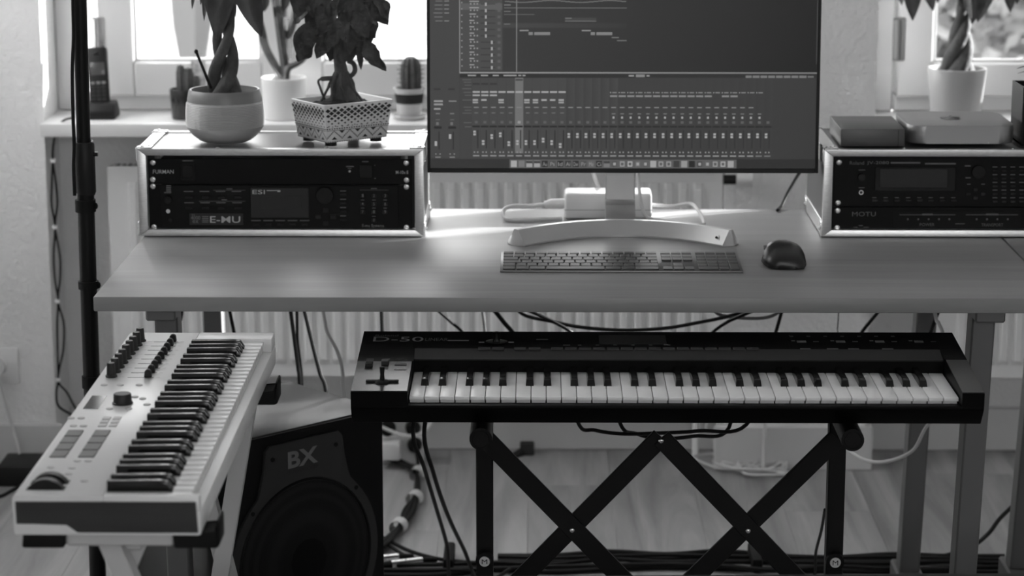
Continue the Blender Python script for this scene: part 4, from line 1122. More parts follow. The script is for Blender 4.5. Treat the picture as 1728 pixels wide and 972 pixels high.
for px, py in ((125, 732), (117, 743.5), (109, 755), (100.5, 767), (171, 732), (163.5, 743.5), (156, 755), (148.5, 767)):
    p = onp(px, py); b = MB(); b.box(p.x-0.0105, p.x+0.0105, p.y-0.0145, p.y+0.0145, ZA-0.001, ZA+0.0018, 0.0007); b.obj('pad', M_pad, t)
M_btn = mat('controller_button', 0.52, 0.5)
cb = None
for px, py in ((176, 650), (203, 650), (235, 650), (185, 690), (120, 714 - 8), (137, 706), (124, 719), (141, 719), (131, 778), (149, 778), (86, 789), (122, 790), (116, 800), (143, 812), (241, 673), (248, 683)):
    p = onp(px, py)
    if cb is None:
        b = MB(); b.lathe([(0.0052, 0), (0.0050, 0.0010), (0.0044, 0.0014), (0, 0.0014)], 0, 0, 0, 16); cb = b.obj('round_button', M_btn, t, local=True); cb.location = p-ORG[t.name]
    else: inst(cb, t, p-ORG[t.name])
for px, py in ((228, 670), (217, 690)):
    p = onp(px, py); o = inst(cb, t, p-ORG[t.name]); 
for i in range(3):
    for q in range(2):
        p = onp(180-i*3.5+q*18, 706+i*6); b = MB(); b.box(p.x-0.0055, p.x+0.0055, p.y-0.007, p.y+0.007, ZA-0.001, ZA+0.0012, 0.0005); b.obj('transport_button', M_btn, t)
for px, py in ((78, 824), (85, 814)):
    p = onp(px, py); b = MB(); b.box(p.x-0.024, p.x+0.024, p.y-0.0085, p.y+0.0085, ZA-0.001, ZA+0.0006, 0.0003); sl_ = b.obj('wheel_well', M_black, t)
    b = MB(); rc = 0.026; pts = [(p.x+rc*math.cos(q), ZA-0.013+rc*math.sin(q)) for q in [R(30+120*k/14) for k in range(15)]]
    b.prism([(pts[0][0], ZA-0.001)]+pts+[(pts[-1][0], ZA-0.001)], 'y', p.y-0.006, p.y+0.006, 0.0006); b.obj('control_wheel', M_black, sl_)
def pp(u_, v_): return V((u_, v_, ZA+0.0003))
b = MB()
for k in range(9):
    p = lerp(k0, k1, k/8); b.face([pp(p.x+0.012, p.y-0.002), pp(p.x+0.020, p.y-0.002), pp(p.x+0.020, p.y), pp(p.x+0.012, p.y)])
    p = lerp(f0, f1, k/8); b.face([pp(p.x+0.012, p.y-0.001), pp(p.x+0.017, p.y-0.001), pp(p.x+0.017, p.y+0.001), pp(p.x+0.012, p.y+0.001)])
b.obj('panel_legend', M_btn, t)['kind'] = 'stuff'

# ------------------------------------------------------------------ its white stand
t = thing('white_keyboard_stand', 'white metal stand with black end stops carrying the white keyboard', 'keyboard stand', (-0.53, 3.3, 0))
M_beige = mat('stand_enamel', 0.50, 0.45)
for Yv in (2.905, 3.60):
    b = MB(); b.box(-0.585, -0.45, Yv-0.018, Yv+0.018, 0.649, 0.6675, 0.003); b.obj('cross_arm', M_beige, t)
    for a, c in ((-0.639, -0.584), (-0.451, -0.392)):
        b = MB(); b.prism([(a, 0.648), (a+0.002, 0.6675), (c, 0.6675), (c-0.002, 0.648)] if c < -0.5 else [(a+0.002, 0.648), (a, 0.6675), (c-0.004, 0.6675), (c-0.004, 0.684), (c, 0.684), (c, 0.652), (c-0.004, 0.648)], 'y', Yv-0.024, Yv+0.024, 0.003, 2); b.obj('end_stop', M_blackr, t)
def sbar(p0, p1, w=0.0145):
    b = MB(); b.tube([p0, p1], w*1.25, 4); b.obj('leg', M_beige, t)
sbar((-0.438, 3.585, 0.652), (-0.555, 3.585, 0.0)); sbar((-0.545, 3.615, 0.652), (-0.40, 3.615, 0.0))
sbar((-0.535, 2.915, 0.650), (-0.27, 2.915, 0.0)); sbar((-0.500, 2.947, 0.650), (-0.78, 2.947, 0.0))
b = MB(); b.box(-0.525, -0.495, 2.92, 3.60, 0.632, 0.650, 0.003); b.obj('spine', M_beige, t)

# ------------------------------------------------------------------ studio subwoofer
t = thing('subwoofer', 'black studio subwoofer with a round grille between the two keyboards', 'speaker', (-0.281, 4.304, 0))
AZ = math.atan2(0.696, 0.719)
t.rotation_euler = (0, 0, AZ)                                        # local: +x towards the viewer's left end reversed below
ORG[t.name] = V((0, 0, 0))
# local frame: front plane y=0 facing -y, right corner at x=0, cabinet runs to x=-0.39, back at y=+0.27
b = MB(); b.box(-0.39, 0, 0.002, 0.27, 0.012, 0.45, 0.003, 2); b.obj('cabinet', mat('cabinet_vinyl', 0.03, 0.34, bump=(400, 0.06)), t, local=True)
cxs, czs, rs = -0.190, 0.205, 0.168
pts = []
for k in range(41):
    a = R(128+284*k/40); pts.append((cxs+rs*math.cos(a), czs+rs*math.sin(a)))
pl = [(-0.190+0.100, 0.352), (-0.190+0.090, 0.385), (-0.190+0.088, 0.420), (-0.190+0.078, 0.430), (-0.190-0.078, 0.430), (-0.190-0.088, 0.420), (-0.190-0.090, 0.385), (-0.190-0.100, 0.352)]
b = MB(); b.box(-0.388, -0.002, -0.003, 0.003, 0.015, 0.447, 0.001); b.obj('front_baffle', M_blackm, t, local=True)
b = MB(); b.prism(pts+pl, 'y', -0.009, -0.002, 0.002, 2); b.obj('driver_plate', mat('baffle_plastic', 0.02, 0.5), t, local=True)
M_grille = bpy.data.materials.new('perforated_grille'); M_grille.use_nodes = True
_nt = M_grille.node_tree; _b = _nt.nodes['Principled BSDF']; _b.inputs['Roughness'].default_value = 0.7; _b.inputs['Specular IOR Level'].default_value = 0.1
_tc = _nt.nodes.new('ShaderNodeTexCoord'); _vo = _nt.nodes.new('ShaderNodeTexVoronoi'); _vo.inputs['Scale'].default_value = 420; _vo.inputs['Randomness'].default_value = 0.0
_rg = _nt.nodes.new('ShaderNodeMapRange'); _rg.inputs['From Min'].default_value = 0.25; _rg.inputs['From Max'].default_value = 0.45; _rg.inputs['To Min'].default_value = 0.003; _rg.inputs['To Max'].default_value = 0.018
_nt.links.new(_tc.outputs['Object'], _vo.inputs['Vector']); _nt.links.new(_vo.outputs['Distance'], _rg.inputs['Value']); _nt.links.new(_rg.outputs['Result'], _b.inputs['Base Color'])
def disc(nm, prof, m, n=56):
    b = MB(); b.lathe(prof, 0, 0, 0, n); o = b.obj(nm, m, t, local=True); o.rotation_euler = (R(90), 0, 0); o.location = (cxs, 0, czs); return o
disc('grille', [(0, 0.0175), (0.06, 0.0165), (0.11, 0.014), (0.143, 0.010), (0.146, 0.0085)], M_grille)
disc('grille_ring', [(0.145, 0.008), (0.147, 0.0115), (0.150, 0.0115), (0.152, 0.008)], M_blackm)
disc('dust_cap', [(0, 0.0195), (0.02, 0.0190), (0.038, 0.0172), (0.042, 0.0165)], mat('grille_dome', 0.006, 0.8, spec=0.1, bump=(500, 0.3)), 32)
for x, z in ((-0.190-0.072, 0.405), (-0.190+0.072, 0.405), (-0.190-0.118, 0.315), (-0.190+0.118, 0.315)):
    b = MB(); b.tube([(x, -0.0085, z), (x, -0.0100, z)], [0.0042, 0.0042], 12); b.obj('screw_hole', M_blackr, t, local=True)
b = MB(); fnb = lambda u_, v_: V((u_, -0.0095, v_))
b.text('BX', (-0.228, 0.381, -0.160, 0.412), fnb, 0.03); b.obj('logo', mat('subwoofer_print', 0.16, 0.5), t, local=True)
b = MB(); b.text('SUBWOOFER', (-0.228, 0.371, -0.158, 0.377), fnb); b.box(-0.1915, -0.1885, -0.0096, -0.0085, 0.346, 0.356); b.obj('small_print', M_dark, t, local=True)
for x in (-0.36, -0.03):
    for y in (0.03, 0.24):
        b = MB(); b.cyl((x, y, 0), (x, y, 0.0125), 0.016, n=12); b.obj('rubber_foot', M_blackr, t, local=True)
ORG[t.name] = V((-0.281, 4.304, 0))

# ------------------------------------------------------------------ speaker stand pole at the left
t = thing('tripod_stand', 'black telescopic stand pole left of the desk', 'stand', (-0.803, 4.25, 0))
PX, PY = -0.8015, 4.25
b = MB(); b.cyl((PX-0.003, PY, 0.09), (PX+0.001, PY, 0.86), 0.0150, n=20); b.obj('lower_tube', M_blackm, t)
b = MB(); b.cyl((PX, PY, 0.84), (PX+0.009, PY, 1.75), 0.0122, n=20); b.obj('upper_tube', M_blackm, t)
b = MB(); b.tube([(PX+0.001, PY, 0.856), (PX+0.0015, PY, 0.860), (PX+0.002, PY, 0.945), (PX+0.002, PY, 0.949)], [0.0165, 0.0182, 0.0178, 0.0160], 20); b.obj('collar', M_black, t)
b = MB(); b.tube([(PX+0.018, PY-0.004, 0.928), (PX+0.026, PY-0.004, 0.928)], 0.004, 10); b.obj('locking_pin', M_blackg, t)
b = MB()
for s_ in (-1, 1): b.ball((PX+0.001+s_*0.0155, PY-0.006, 0.951), 0.003, 0.003, 0.003, 8, 6)
b.obj('bolt', M_steel, t)
for z, h in ((0.835, 0.011), (0.691, 0.007), (0.512, 0.011)):
    b = MB(); b.cyl((PX, PY, z-h), (PX, PY, z+h), 0.0182, n=20); 
    b.ball((PX+0.019, PY-0.004, z), 0.004, 0.005, 0.006, 8, 6); b.obj('clamp_ring', M_blackr, t)
b = MB(); b.cyl((PX-0.002, PY, 0.07), (PX-0.002, PY, 0.115), 0.026, n=16); b.obj('leg_hub', M_black, t)
for a in (60, 180, 300):
    c, s_ = math.cos(R(a)), math.sin(R(a)); b = MB(); b.tube([(PX+c*0.02, PY+s_*0.02, 0.092), (PX+c*0.15, PY+s_*0.15, 0.045), (PX+c*0.24, PY+s_*0.24, 0.012)], 0.010, 8); b.obj('leg', M_blackm, t)
cable('speaker_cable', 'black cable running down beside the stand pole at the left', [W(124, -60, 4.22), W(123, 0, 4.22), W(124, 60, 4.22), W(122, 120, 4.22), W(123, 190, 4.22), W(125, 245, 4.225), W(124, 280, 4.23), W(126, 330, 4.23)], 0.0032, M_cabb)

# ------------------------------------------------------------------ houseplants
ZR = 0.9157
t = thing('potted_tree', 'money tree with braided stems in a round ribbed grey pot on the left rack', 'plant', (-0.579, 4.485, ZR))
px_, py_ = -0.579, 4.485
prof = [(0, 0.0), (0.040, 0.0), (0.048, 0.003), (0.0605, 0.013), (0.0690, 0.023)]
for k in range(16):
    z = 0.030+k*0.0028; r_ = 0.0735-0.0070*((z-0.045)/0.035)**2*(0.4 if z > 0.045 else 1)
    prof += [(r_, z), (r_-0.0012, z+0.0014)]
prof += [(0.0700, 0.0755), (0.0695, 0.0760)]
b = MB(); b.lathe(prof, px_, py_, ZR, 64, 32, 0.004); pot = b.obj('pot', mat('ribbed_pot_glaze', 0.42, 0.3), t, angle=20)
b = MB(); b.lathe([(0.0698, 0.0758), (0.0692, 0.082), (0.0662, 0.096), (0.0640, 0.098), (0.0612, 0.097), (0.060, 0.080), (0.058, 0.076)], px_, py_, ZR, 48); b.obj('pot_rim', mat('pot_rim_glaze', 0.20, 0.4), t)
b = MB(); b.lathe([(0.0605, 0.080), (0.03, 0.083), (0, 0.084)], px_, py_, ZR, 32); b.obj('soil', M_soil, t)
zs = ZR+0.078
for k in range(3):
    pts = []; rr = []
    for i in range(20):
        q = i/19; a = k*2.094+q*7.2; w = 0.0165*(1-q)+0.0045
        pts.append((px_-0.002+0.010*q+w*math.cos(a), py_+w*math.sin(a), zs+0.26*q)); rr.append(0.0105*(1-q)**1.2+0.0042)
    b = MB(); b.tube(pts, rr, 10); b.obj('stem', M_bark, t)
lf = leaf_data('money_tree_leaf', 0.14, 0.046, 0.06, 0.30, 0.12, 10, 0.85)
lfn = leaf_data('narrow_leaf', 0.14, 0.020, 0.05, 0.35, 0.1, 9)
for me_, b0, t0, Yb, rl in ((lf, (371, -75), (356, 46), 4.47, 0.2), (lf, (383, -68), (364, 68), 4.455, -0.1), (lfn, (393, -50), (396, 29), 4.50, 0.3), (lf, (398, -70), (440, 62), 4.47, 0.1),
                            (lfn, (332, -40), (323, 15), 4.49, 0.2), (lfn, (345, -50), (338, 8), 4.49, 0), (lfn, (352, -60), (342, 35), 4.48, 0.4), (lf, (412, -80), (440, 25), 4.52, 0.5)):
    put_leaf(me_, M_leaf, t, W(b0[0], b0[1], Yb+0.02), W(t0[0], t0[1], Yb), 0.14, rl)
rnd = random.Random(11)
top = V((px_+0.008, py_, zs+0.26))
for k in range(16):
    a = k*2.4; e = rnd.uniform(-0.5, 0.6); r_ = rnd.uniform(0.10, 0.16)
    base = top+V((math.cos(a)*0.05, math.sin(a)*0.05, 0.05+rnd.uniform(0, 0.1)))
    put_leaf(lf, M_leaf, t, base, base+V((math.cos(a)*r_, math.sin(a)*r_*0.7, e*0.09)), 0.14, rnd.uniform(-0.4, 0.4))
    b = MB(); b.tube([top+V((0, 0, -0.01)), (top+base)/2+V((0, 0, 0.015)), base], 0.0016, 6); b.obj('petiole', M_leaf, t)
p0, p1 = W(353, 141, 4.47), W(331, 87, 4.46)
o = tag(MB().tube([p0-(p1-p0)*0.15, p0, p1], [0.0028, 0.0028, 0.0026], 8).ball(p1, 0.0038, 0.0038, 0.0045, 8, 6).obj('plant_stick', M_black), 'thin black stick leaning in the round grey pot', 'stick')

# bonsai in a patterned square planter
t = thing('bonsai_tree', 'small bonsai with drooping wrinkled leaves in a patterned square white planter', 'plant', (-0.362, 4.4925, ZR))
cx, cy, rot = -0.362, 4.4925, R(36.4)
ASP = 0.80
def pl_pt(u_, v_, z):
    v_ *= ASP; return V((cx+u_*math.cos(rot)-v_*math.sin(rot), cy+u_*math.sin(rot)+v_*math.cos(rot), z))
hb, ht, z0, z1 = 0.0650, 0.0750, ZR+0.007, ZR+0.0785
def ring_at(h, z): return [pl_pt(a*h, c*h, z) for a, c in ((-1,-1),(1,-1),(1,1),(-1,1))]
b = MB()
lv = [ring_at(hb, z0), ring_at(ht, z1), ring_at(ht-0.0045, z1), ring_at(ht-0.0075, z1-0.02)]
vv = [b._v(r_) for r_ in lv]
for A, B in zip(vv, vv[1:]):
    for k in range(4): b.bm.faces.new([A[k], A[(k+1)%4], B[(k+1)%4], B[k]])
b.bm.faces.new(vv[0]); b.bm.faces.new(vv[-1])
bmesh.ops.bevel(b.bm, geom=[e for e in b.bm.edges], offset=0.0016, segments=2, affect='EDGES', profile=0.5)
b.obj('planter', mat('planter_glaze', 0.68, 0.3), t)
b = MB()
for a, c in ((-1,-1),(1,-1),(1,1),(-1,1)):
    b = MB(); p = pl_pt(a*(hb-0.016), c*(hb-0.016), ZR); b.cyl(p, p+V((0, 0, 0.009)), 0.011, n=12); b.obj('planter_foot', M_black, t)
# printed pattern on the four sides
b = MB()
def side_pt(s_, u_, w_):                               # s_ side, u_ 0..1 along it, w_ 0..1 up
    h = hb+(ht-hb)*w_+0.0004; z = z0+(z1-z0)*w_; q = -h+2*h*u_
    return (pl_pt(q, -h, z), pl_pt(h, q, z), pl_pt(-q, h, z), pl_pt(-h, -q, z))[s_]
def spoly(s_, pts): b.face([side_pt(s_, min(1, max(0, u_)), w_) for u_, w_ in pts])
for s_ in range(4):
    n = 10
    for row in range(8):
        w_ = 0.905-row*0.068; kk = (0.5, 0.80, 0.80, 0.70, 0.60, 0.48, 0.38, 0.28)[row]; sz = kk*0.5/n
        for k in range(n+1):
            u_ = (k+(0.5 if row % 2 else 0.0))/n
            if u_ < 0.02 or u_ > 0.98: continue
            a = sz; c = kk*0.068
            spoly(s_, [(u_-a, w_), (u_, w_-c), (u_+a, w_), (u_, w_+c)])
    for k in range(26):                                # dotted lines
        u_ = (k+0.25)/26; spoly(s_, [(u_, 0.345), (u_+0.024, 0.345), (u_+0.024, 0.375), (u_, 0.375)])
        u_ = (k+0.25)/26; spoly(s_, [(u_, 0.012), (u_+0.022, 0.012), (u_+0.022, 0.03), (u_, 0.03)])
        if k % 2 == 0: spoly(s_, [(u_, 0.405), (u_+0.036, 0.405), (u_+0.018, 0.428)])
    m_ = 4
    for k in range(m_):                                # zigzag of small squares and triangles
        for q in range(12):
            f = q/12; u_ = (k+f)/m_; w_ = 0.10+0.2*(1-abs(2*f-1))
            spoly(s_, [(u_-0.012, w_), (u_, w_-0.024), (u_+0.012, w_), (u_, w_+0.024)])
        for uc, wc, up in (((k+0.5)/m_, 0.075, 1), (k/m_, 0.305, -1)):
            if 0.03 < uc < 0.97: spoly(s_, [(uc-0.045, wc), (uc+0.045, wc), (uc, wc+up*0.075)])
    spoly(s_, [(0.01, 0.31), (0.99, 0.31), (0.99, 0.322), (0.01, 0.322)])
b.obj('printed_pattern', mat('planter_ink', 0.015, 0.45), t)['kind'] = 'stuff'
b = MB(); g_ = 9; hs = ht-0.0065; vs = {}
rnd = random.Random(2)
for i in range(g_+1):
    for k in range(g_+1):
        u_, v_ = -hs+2*hs*i/g_, -hs+2*hs*k/g_; d = math.hypot(u_, v_)
        vs[i, k] = b.bm.verts.new(pl_pt(u_, v_, z1-0.010+0.020*max(0, 1-d/0.055)+rnd.uniform(-0.002, 0.002)))
for i in range(g_):
    for k in range(g_): b.bm.faces.new([vs[i,k], vs[i+1,k], vs[i+1,k+1], vs[i,k+1]])
b.obj('soil', M_soil, t)
zt_ = z1+0.004
tr = [V((cx+0.003, cy, zt_-0.01)), V((cx+0.002, cy, zt_+0.022)), V((cx, cy, zt_+0.045)), V((cx-0.004, cy, zt_+0.085)), V((cx+0.002, cy, zt_+0.13)), V((cx-0.004, cy, zt_+0.20))]
b = MB(); b.tube(smooth_path(tr, 6), [0.026-0.013*min(1, i/11) if i < 11 else 0.013-0.008*(i-11)/20 for i in range(31)], 12); b.obj('trunk', M_bark, t)
rnd = random.Random(8)
for k in range(7):
    a = k*0.9+0.3; r_ = rnd.uniform(0.030, 0.042)
    b = MB(); b.tube(smooth_path([(cx+0.010*math.cos(a), cy+0.010*math.sin(a), zt_+0.045), (cx+0.022*math.cos(a), cy+0.020*math.sin(a), zt_+0.022), (cx+r_*math.cos(a+0.3), cy+r_*0.8*math.sin(a+0.3), zt_-0.008)], 4), [0.004]*5+[0.0025]*4, 7); b.obj('surface_root', M_bark, t)
rp = [W(548, 168, 4.49), W(541, 150, 4.48), W(538, 135, 4.48), W(560, 132, 4.485), W(585, 131, 4.49), W(598, 122, 4.50), W(597, 108, 4.51), W(588, 103, 4.52)]
b = MB(); b.tube(smooth_path(rp, 6), [0.0022]*14+[0.0045]*29, 9); b.obj('looped_root', M_bark, t)
rl_ = leaf_data('bonsai_leaf', 0.07, 0.040, 0.10, 0.25, 0.35, 9, 0.9)
rln = leaf_data('withered_leaf', 0.07, 0.016, 0.05, 0.4, 0.5, 8)
bl = [((603, -2), (604, 74), 4.47), ((626, -12), (634, 26), 4.50), ((620, 30), (615, 84), 4.51), ((522, 36), (506, 102), 4.50), ((546, 20), (536, 68), 4.49), ((532, 40), (561, 84), 4.50), ((562, 18), (545, 78), 4.48),
      ((574, 30), (560, 104), 4.49), ((588, 50), (592, 106), 4.50), ((575, 58), (581, 112), 4.48), ((526, -30), (531, 30), 4.47), ((510, -35), (504, 29), 4.49), ((551, -25), (547, 32), 4.46), ((540, 34), (512, 58), 4.51),
      ((592, -25), (578, 36), 4.47), ((600, 22), (612, 80), 4.50), ((570, -10), (558, 50), 4.48), ((583, 10), (590, 60), 4.49), ((607, 20), (627, 66), 4.52), ((517, 5), (497, 38), 4.53), ((560, 50), (573, 96), 4.51),
      ((540, 0), (520, 52), 4.52), ((605, -30), (615, 24), 4.53), ((575, -30), (600, 20), 4.54), ((596, 40), (578, 90), 4.53)]
for b0, t0, Yb in bl: put_leaf(rl_, M_leaf2, t, W(b0[0], b0[1], Yb+0.012), W(t0[0], t0[1], Yb), 0.07, rnd.uniform(-0.7, 0.7))
put_leaf(rln, M_leaf2, t, W(606, 62, 4.50), W(609, 118, 4.49), 0.07); put_leaf(rln, M_leaf2, t, W(615, 50, 4.50), W(617, 86, 4.49), 0.07)
for k in range(30):
    a = k*2.4; r_ = rnd.uniform(0.02, 0.07); zc = zt_+rnd.uniform(0.09, 0.26)
    base = V((cx-0.003+math.cos(a)*r_, cy+math.sin(a)*r_*0.8, zc)); out = V((math.cos(a)*0.03, math.sin(a)*0.03, -0.045))
    put_leaf(rl_, M_leaf2, t, base, base+out, 0.07, rnd.uniform(-0.8, 0.8))
    b = MB(); b.tube([V((cx-0.002, cy, min(zc, zt_+0.19))), base], 0.0012, 5); b.obj('twig', M_bark, t)

# plants on the left sill
ZSL = 0.8155
def round_pot(t, cx, cy, r0, r1, h, m, th=0.004):
    b = MB(); b.lathe([(0, 0), (r0, 0), (r0+0.001, 0.002), (r1, h-0.001), (r1-0.001, h), (r1-th, h), (r1-th-0.002, h-0.012), (r1-th-0.003, h-0.02)], cx, cy, ZSL, 40); b.obj('pot', m, t)
    b = MB(); b.lathe([(r1-th-0.001, h-0.014), (0.02, h-0.010), (0, h-0.010)], cx, cy, ZSL, 24); b.obj('soil', M_soil, t)
t = thing('potted_euphorbia', 'tall branching succulent in a white cylindrical pot on the left sill', 'plant', (-0.573, 5.485, ZSL))
round_pot(t, -0.573, 5.485, 0.045, 0.0515, 0.094, M_white)
for k, (pts, r0, r1) in enumerate(((((481, 135), (466, 112), (449, 80), (441, 48), (434, 20), (430, -30)), 0.009, 0.011), (((482, 135), (481, 110), (476, 75), (472, 45), (466, 0), (460, -40)), 0.011, 0.010),
        (((483, 135), (486, 116), (500, 108), (513, 98), (520, 80)), 0.009, 0.006), (((478, 90), (479, 60), (474, 30), (478, 10)), 0.010, 0.007), (((481, 62), (490, 55), (497, 30), (500, 12), (505, -20)), 0.008, 0.009))):
    P = smooth_path([W(x, y, 5.485+0.012*math.sin(k*2+i)) for i, (x, y) in enumerate(pts)], 5)
    b = MB(); b.tube(P, [r0+(r1-r0)*i/(len(P)-1) for i in range(len(P))], 5); b.obj('stem', mat('succulent_skin', 0.09, 0.4, noise=(40, 0.4)), t)
sl2 = leaf_data('euphorbia_leaf', 0.06, 0.02, 0.1, 0.3)
for b0, t0 in (((430, -20), (415, 15)), ((470, 5), (455, -30)), ((500, 20), (512, -10)), ((478, 20), (488, -25)), ((505, 0), (520, 30)), ((476, 40), (462, 12)), ((445, 20), (452, -15))):
    put_leaf(sl2, M_leaf, t, W(b0[0], b0[1], 5.48), W(t0[0], t0[1], 5.46), 0.06)
t = thing('round_cactus', 'ribbed cactus in a glass cup beside the monitor on the left sill', 'cactus', (-0.288, 5.48, ZSL))
M_cup = mat('clear_cup', 0.50, 0.15)
b = MB(); b.lathe([(0, 0), (0.034, 0), (0.038, 0.006), (0.0385, 0.010), (0.0, 0.010)], -0.288, 5.48, ZSL, 32); b.obj('saucer', M_cup, t)
b = MB(); b.lathe([(0.027, 0.0105), (0.034, 0.064), (0.0365, 0.066), (0.0365, 0.071), (0.033, 0.071), (0.0325, 0.062)], -0.288, 5.48, ZSL, 32); b.obj('cup', M_cup, t)
b = MB(); b.lathe([(0.0275, 0.016), (0.0336, 0.058), (0.0300, 0.062), (0, 0.064)], -0.288, 5.48, ZSL+0.0005, 32); b.obj('soil', M_soil, t)
b = MB(); b.lathe([(0.017, 0.060), (0.0205, 0.075), (0.0215, 0.10), (0.0205, 0.122), (0.015, 0.136), (0.006, 0.142), (0, 0.142)], -0.284, 5.48, ZSL, 60, 10, 0.13); ca = b.obj('cactus_body', M_cactus, t, angle=70)
b = MB(); rnd = random.Random(4)
for k in range(10):
    for q in range(7):
        a = 2*math.pi*k/10; z = ZSL+0.072+q*0.010; r_ = 0.0232; p = V((-0.284+r_*math.cos(a), 5.48+r_*math.sin(a), z))
        for _ in range(3): b.tube([p, p+V((math.cos(a)+rnd.uniform(-.6, .6), math.sin(a)+rnd.uniform(-.6, .6), rnd.uniform(-.4, .7)))*0.006], 0.0004, 3)
o = b.obj('spines', M_soil, ca); o['kind'] = 'stuff'
t = thing('finger_cactus', 'finger cactus in a dark glazed cup behind the round grey pot', 'cactus', (-0.796, 5.48, ZSL))
b = MB(); b.lathe([(0, 0), (0.031, 0), (0.033, 0.003), (0.0365, 0.062), (0.0365, 0.068), (0.033, 0.068), (0.032, 0.055)], -0.796, 5.48, ZSL, 32); b.obj('cup', mat('dark_glaze', 0.035, 0.15, noise=(25, 0.9)), t)
b = MB(); b.lathe([(0.0335, 0.060), (0, 0.064)], -0.796, 5.48, ZSL, 24); b.obj('soil', M_soil, t)
for x, h, r_ in ((-0.806, 0.070, 0.010), (-0.789, 0.064, 0.0115), (-0.773, 0.046, 0.009)):
    b = MB(); b.lathe([(r_*0.8, 0.055), (r_, 0.07), (r_, 0.055+h*0.7), (r_*0.7, 0.055+h*0.92), (0, 0.055+h)], x, 5.48, ZSL, 40, 8, 0.10); b.obj('cactus_body', M_cactus, t)
p = W(334, 116, 5.52)
b = MB(); b.hexa([(p.x-0.0165, 5.520, 0.870), (p.x+0.0165, 5.520, 0.870), (p.x+0.0165, 5.5215, 0.870), (p.x-0.0165, 5.5215, 0.870), (p.x-0.0165, 5.528, 0.943), (p.x+0.0165, 5.528, 0.943), (p.x+0.0165, 5.5295, 0.943), (p.x-0.0165, 5.5295, 0.943)])
b.hexa([(p.x-0.001, 5.519, 0.8157), (p.x+0.001, 5.519, 0.8157), (p.x+0.001, 5.521, 0.8157), (p.x-0.001, 5.521, 0.8157), (p.x-0.001, 5.519, 0.872), (p.x+0.001, 5.519, 0.872), (p.x+0.001, 5.521, 0.872), (p.x-0.001, 5.521, 0.872)])
tag(b.obj('plant_card', mat('card_print', 0.42, 0.7, noise=(90, 0.5))), 'small printed card standing on a pin behind the finger cactus', 'card')

# cordless phone in its cradle
t = thing('cordless_phone', 'black cordless phone standing in its cradle on the left sill', 'phone', (-0.985, 5.49, ZSL))
b = MB(); b.prism([(5.455, ZSL), (5.455, ZSL+0.018), (5.468, ZSL+0.036), (5.50, ZSL+0.040), (5.53, ZSL+0.012), (5.53, ZSL)], 'x', -1.020, -0.955, 0.003, 2); b.obj('cradle', M_black, t)
ha, hb_ = V((-0.990, 5.478, ZSL+0.008)), V((-1.000, 5.512, ZSL+0.158))
ax = (hb_-ha).normalized(); sx_ = V((1, 0, 0)); sx_ = (sx_-ax*sx_.dot(ax)).normalized(); fz_ = sx_.cross(ax)      # fz_ towards the room
if fz_.y > 0: fz_ = -fz_
def hp(u_, d, v_): return ha+sx_*u_+fz_*d+ax*v_
Lh = (hb_-ha).length
def hbox(nm, m, u0, u1, d0, d1, v0, v1, bev=0.001):
    b = MB(); b.hexa([hp(u0,d1,v0), hp(u1,d1,v0), hp(u1,d0,v0), hp(u0,d0,v0), hp(u0,d1,v1), hp(u1,d1,v1), hp(u1,d0,v1), hp(u0,d0,v1)], bev, 2); return b.obj(nm, m, t)
hs_ = hbox('handset', M_black, -0.0225, 0.0225, -0.010, 0.010, 0, Lh, 0.005)
hbox('phone_display', mat('phone_screen', 0.07, 0.2), -0.0165, 0.0165, 0.0095, 0.0105, Lh*0.58, Lh*0.77, 0.0003)
hbox('earpiece', M_blackg, -0.008, 0.008, 0.0095, 0.0104, Lh*0.88, Lh*0.91, 0.0002)
for r_ in range(5):
    for c_ in range(3):
        if r_ == 4 and False: continue
        u_ = (c_-1)*0.0125; v_ = Lh*(0.20+0.062*r_); hbox('phone_key', M_dark if r_ < 4 else M_mid, u_-0.0045, u_+0.0045, 0.0095, 0.011, v_, v_+0.006, 0.0006)

# big potted tree on the right sill
t = thing('potted_tree', 'money tree with a thick braided trunk in a white pot on the right sill', 'plant', (0.953, 5.495, ZSL))
round_pot(t, 0.953, 5.495, 0.054, 0.0665, 0.116, mat('grey_white_glaze', 0.42, 0.35), 0.006)
b = MB()
for k in range(3):
    pts = []; rr = []
    for i in range(22):
        q = i/21; a = k*2.094+q*6.0; w = 0.019*(1-q)**1.1+0.003
        pts.append((0.954+0.010*q+w*math.cos(a), 5.495+w*math.sin(a), ZSL+0.098+0.20*q)); rr.append(0.0150*(1-q)+0.0055)
    b = MB(); b.tube(pts, rr, 10); b.obj('stem', M_bark, t)
for b0, t0, Yb, rl in (((1538, -70), (1541, 34), 5.40, 0.0), ((1560, -60), (1574, 18), 5.46, 0.3), ((1664, -70), (1640, 40), 5.42, 0.1), ((1680, -40), (1648, 36), 5.47, 0.4), ((1632, -20), (1637, 32), 5.40, 0.9), ((1700, -70), (1706, 20), 5.45, 0.0), ((1590, -90), (1582, 4), 5.45, 0.2), ((1615, -70), (1625, 10), 5.47, -0.3), ((1722, -60), (1716, 6), 5.47, 0.1), ((1518, -80), (1520, 8), 5.48, 0.5)):
    put_leaf(lf, M_leaf, t, W(b0[0], b0[1], Yb+0.03), W(t0[0], t0[1], Yb), 0.14, rl)
rnd = random.Random(21); top = V((0.965, 5.495, ZSL+0.30))
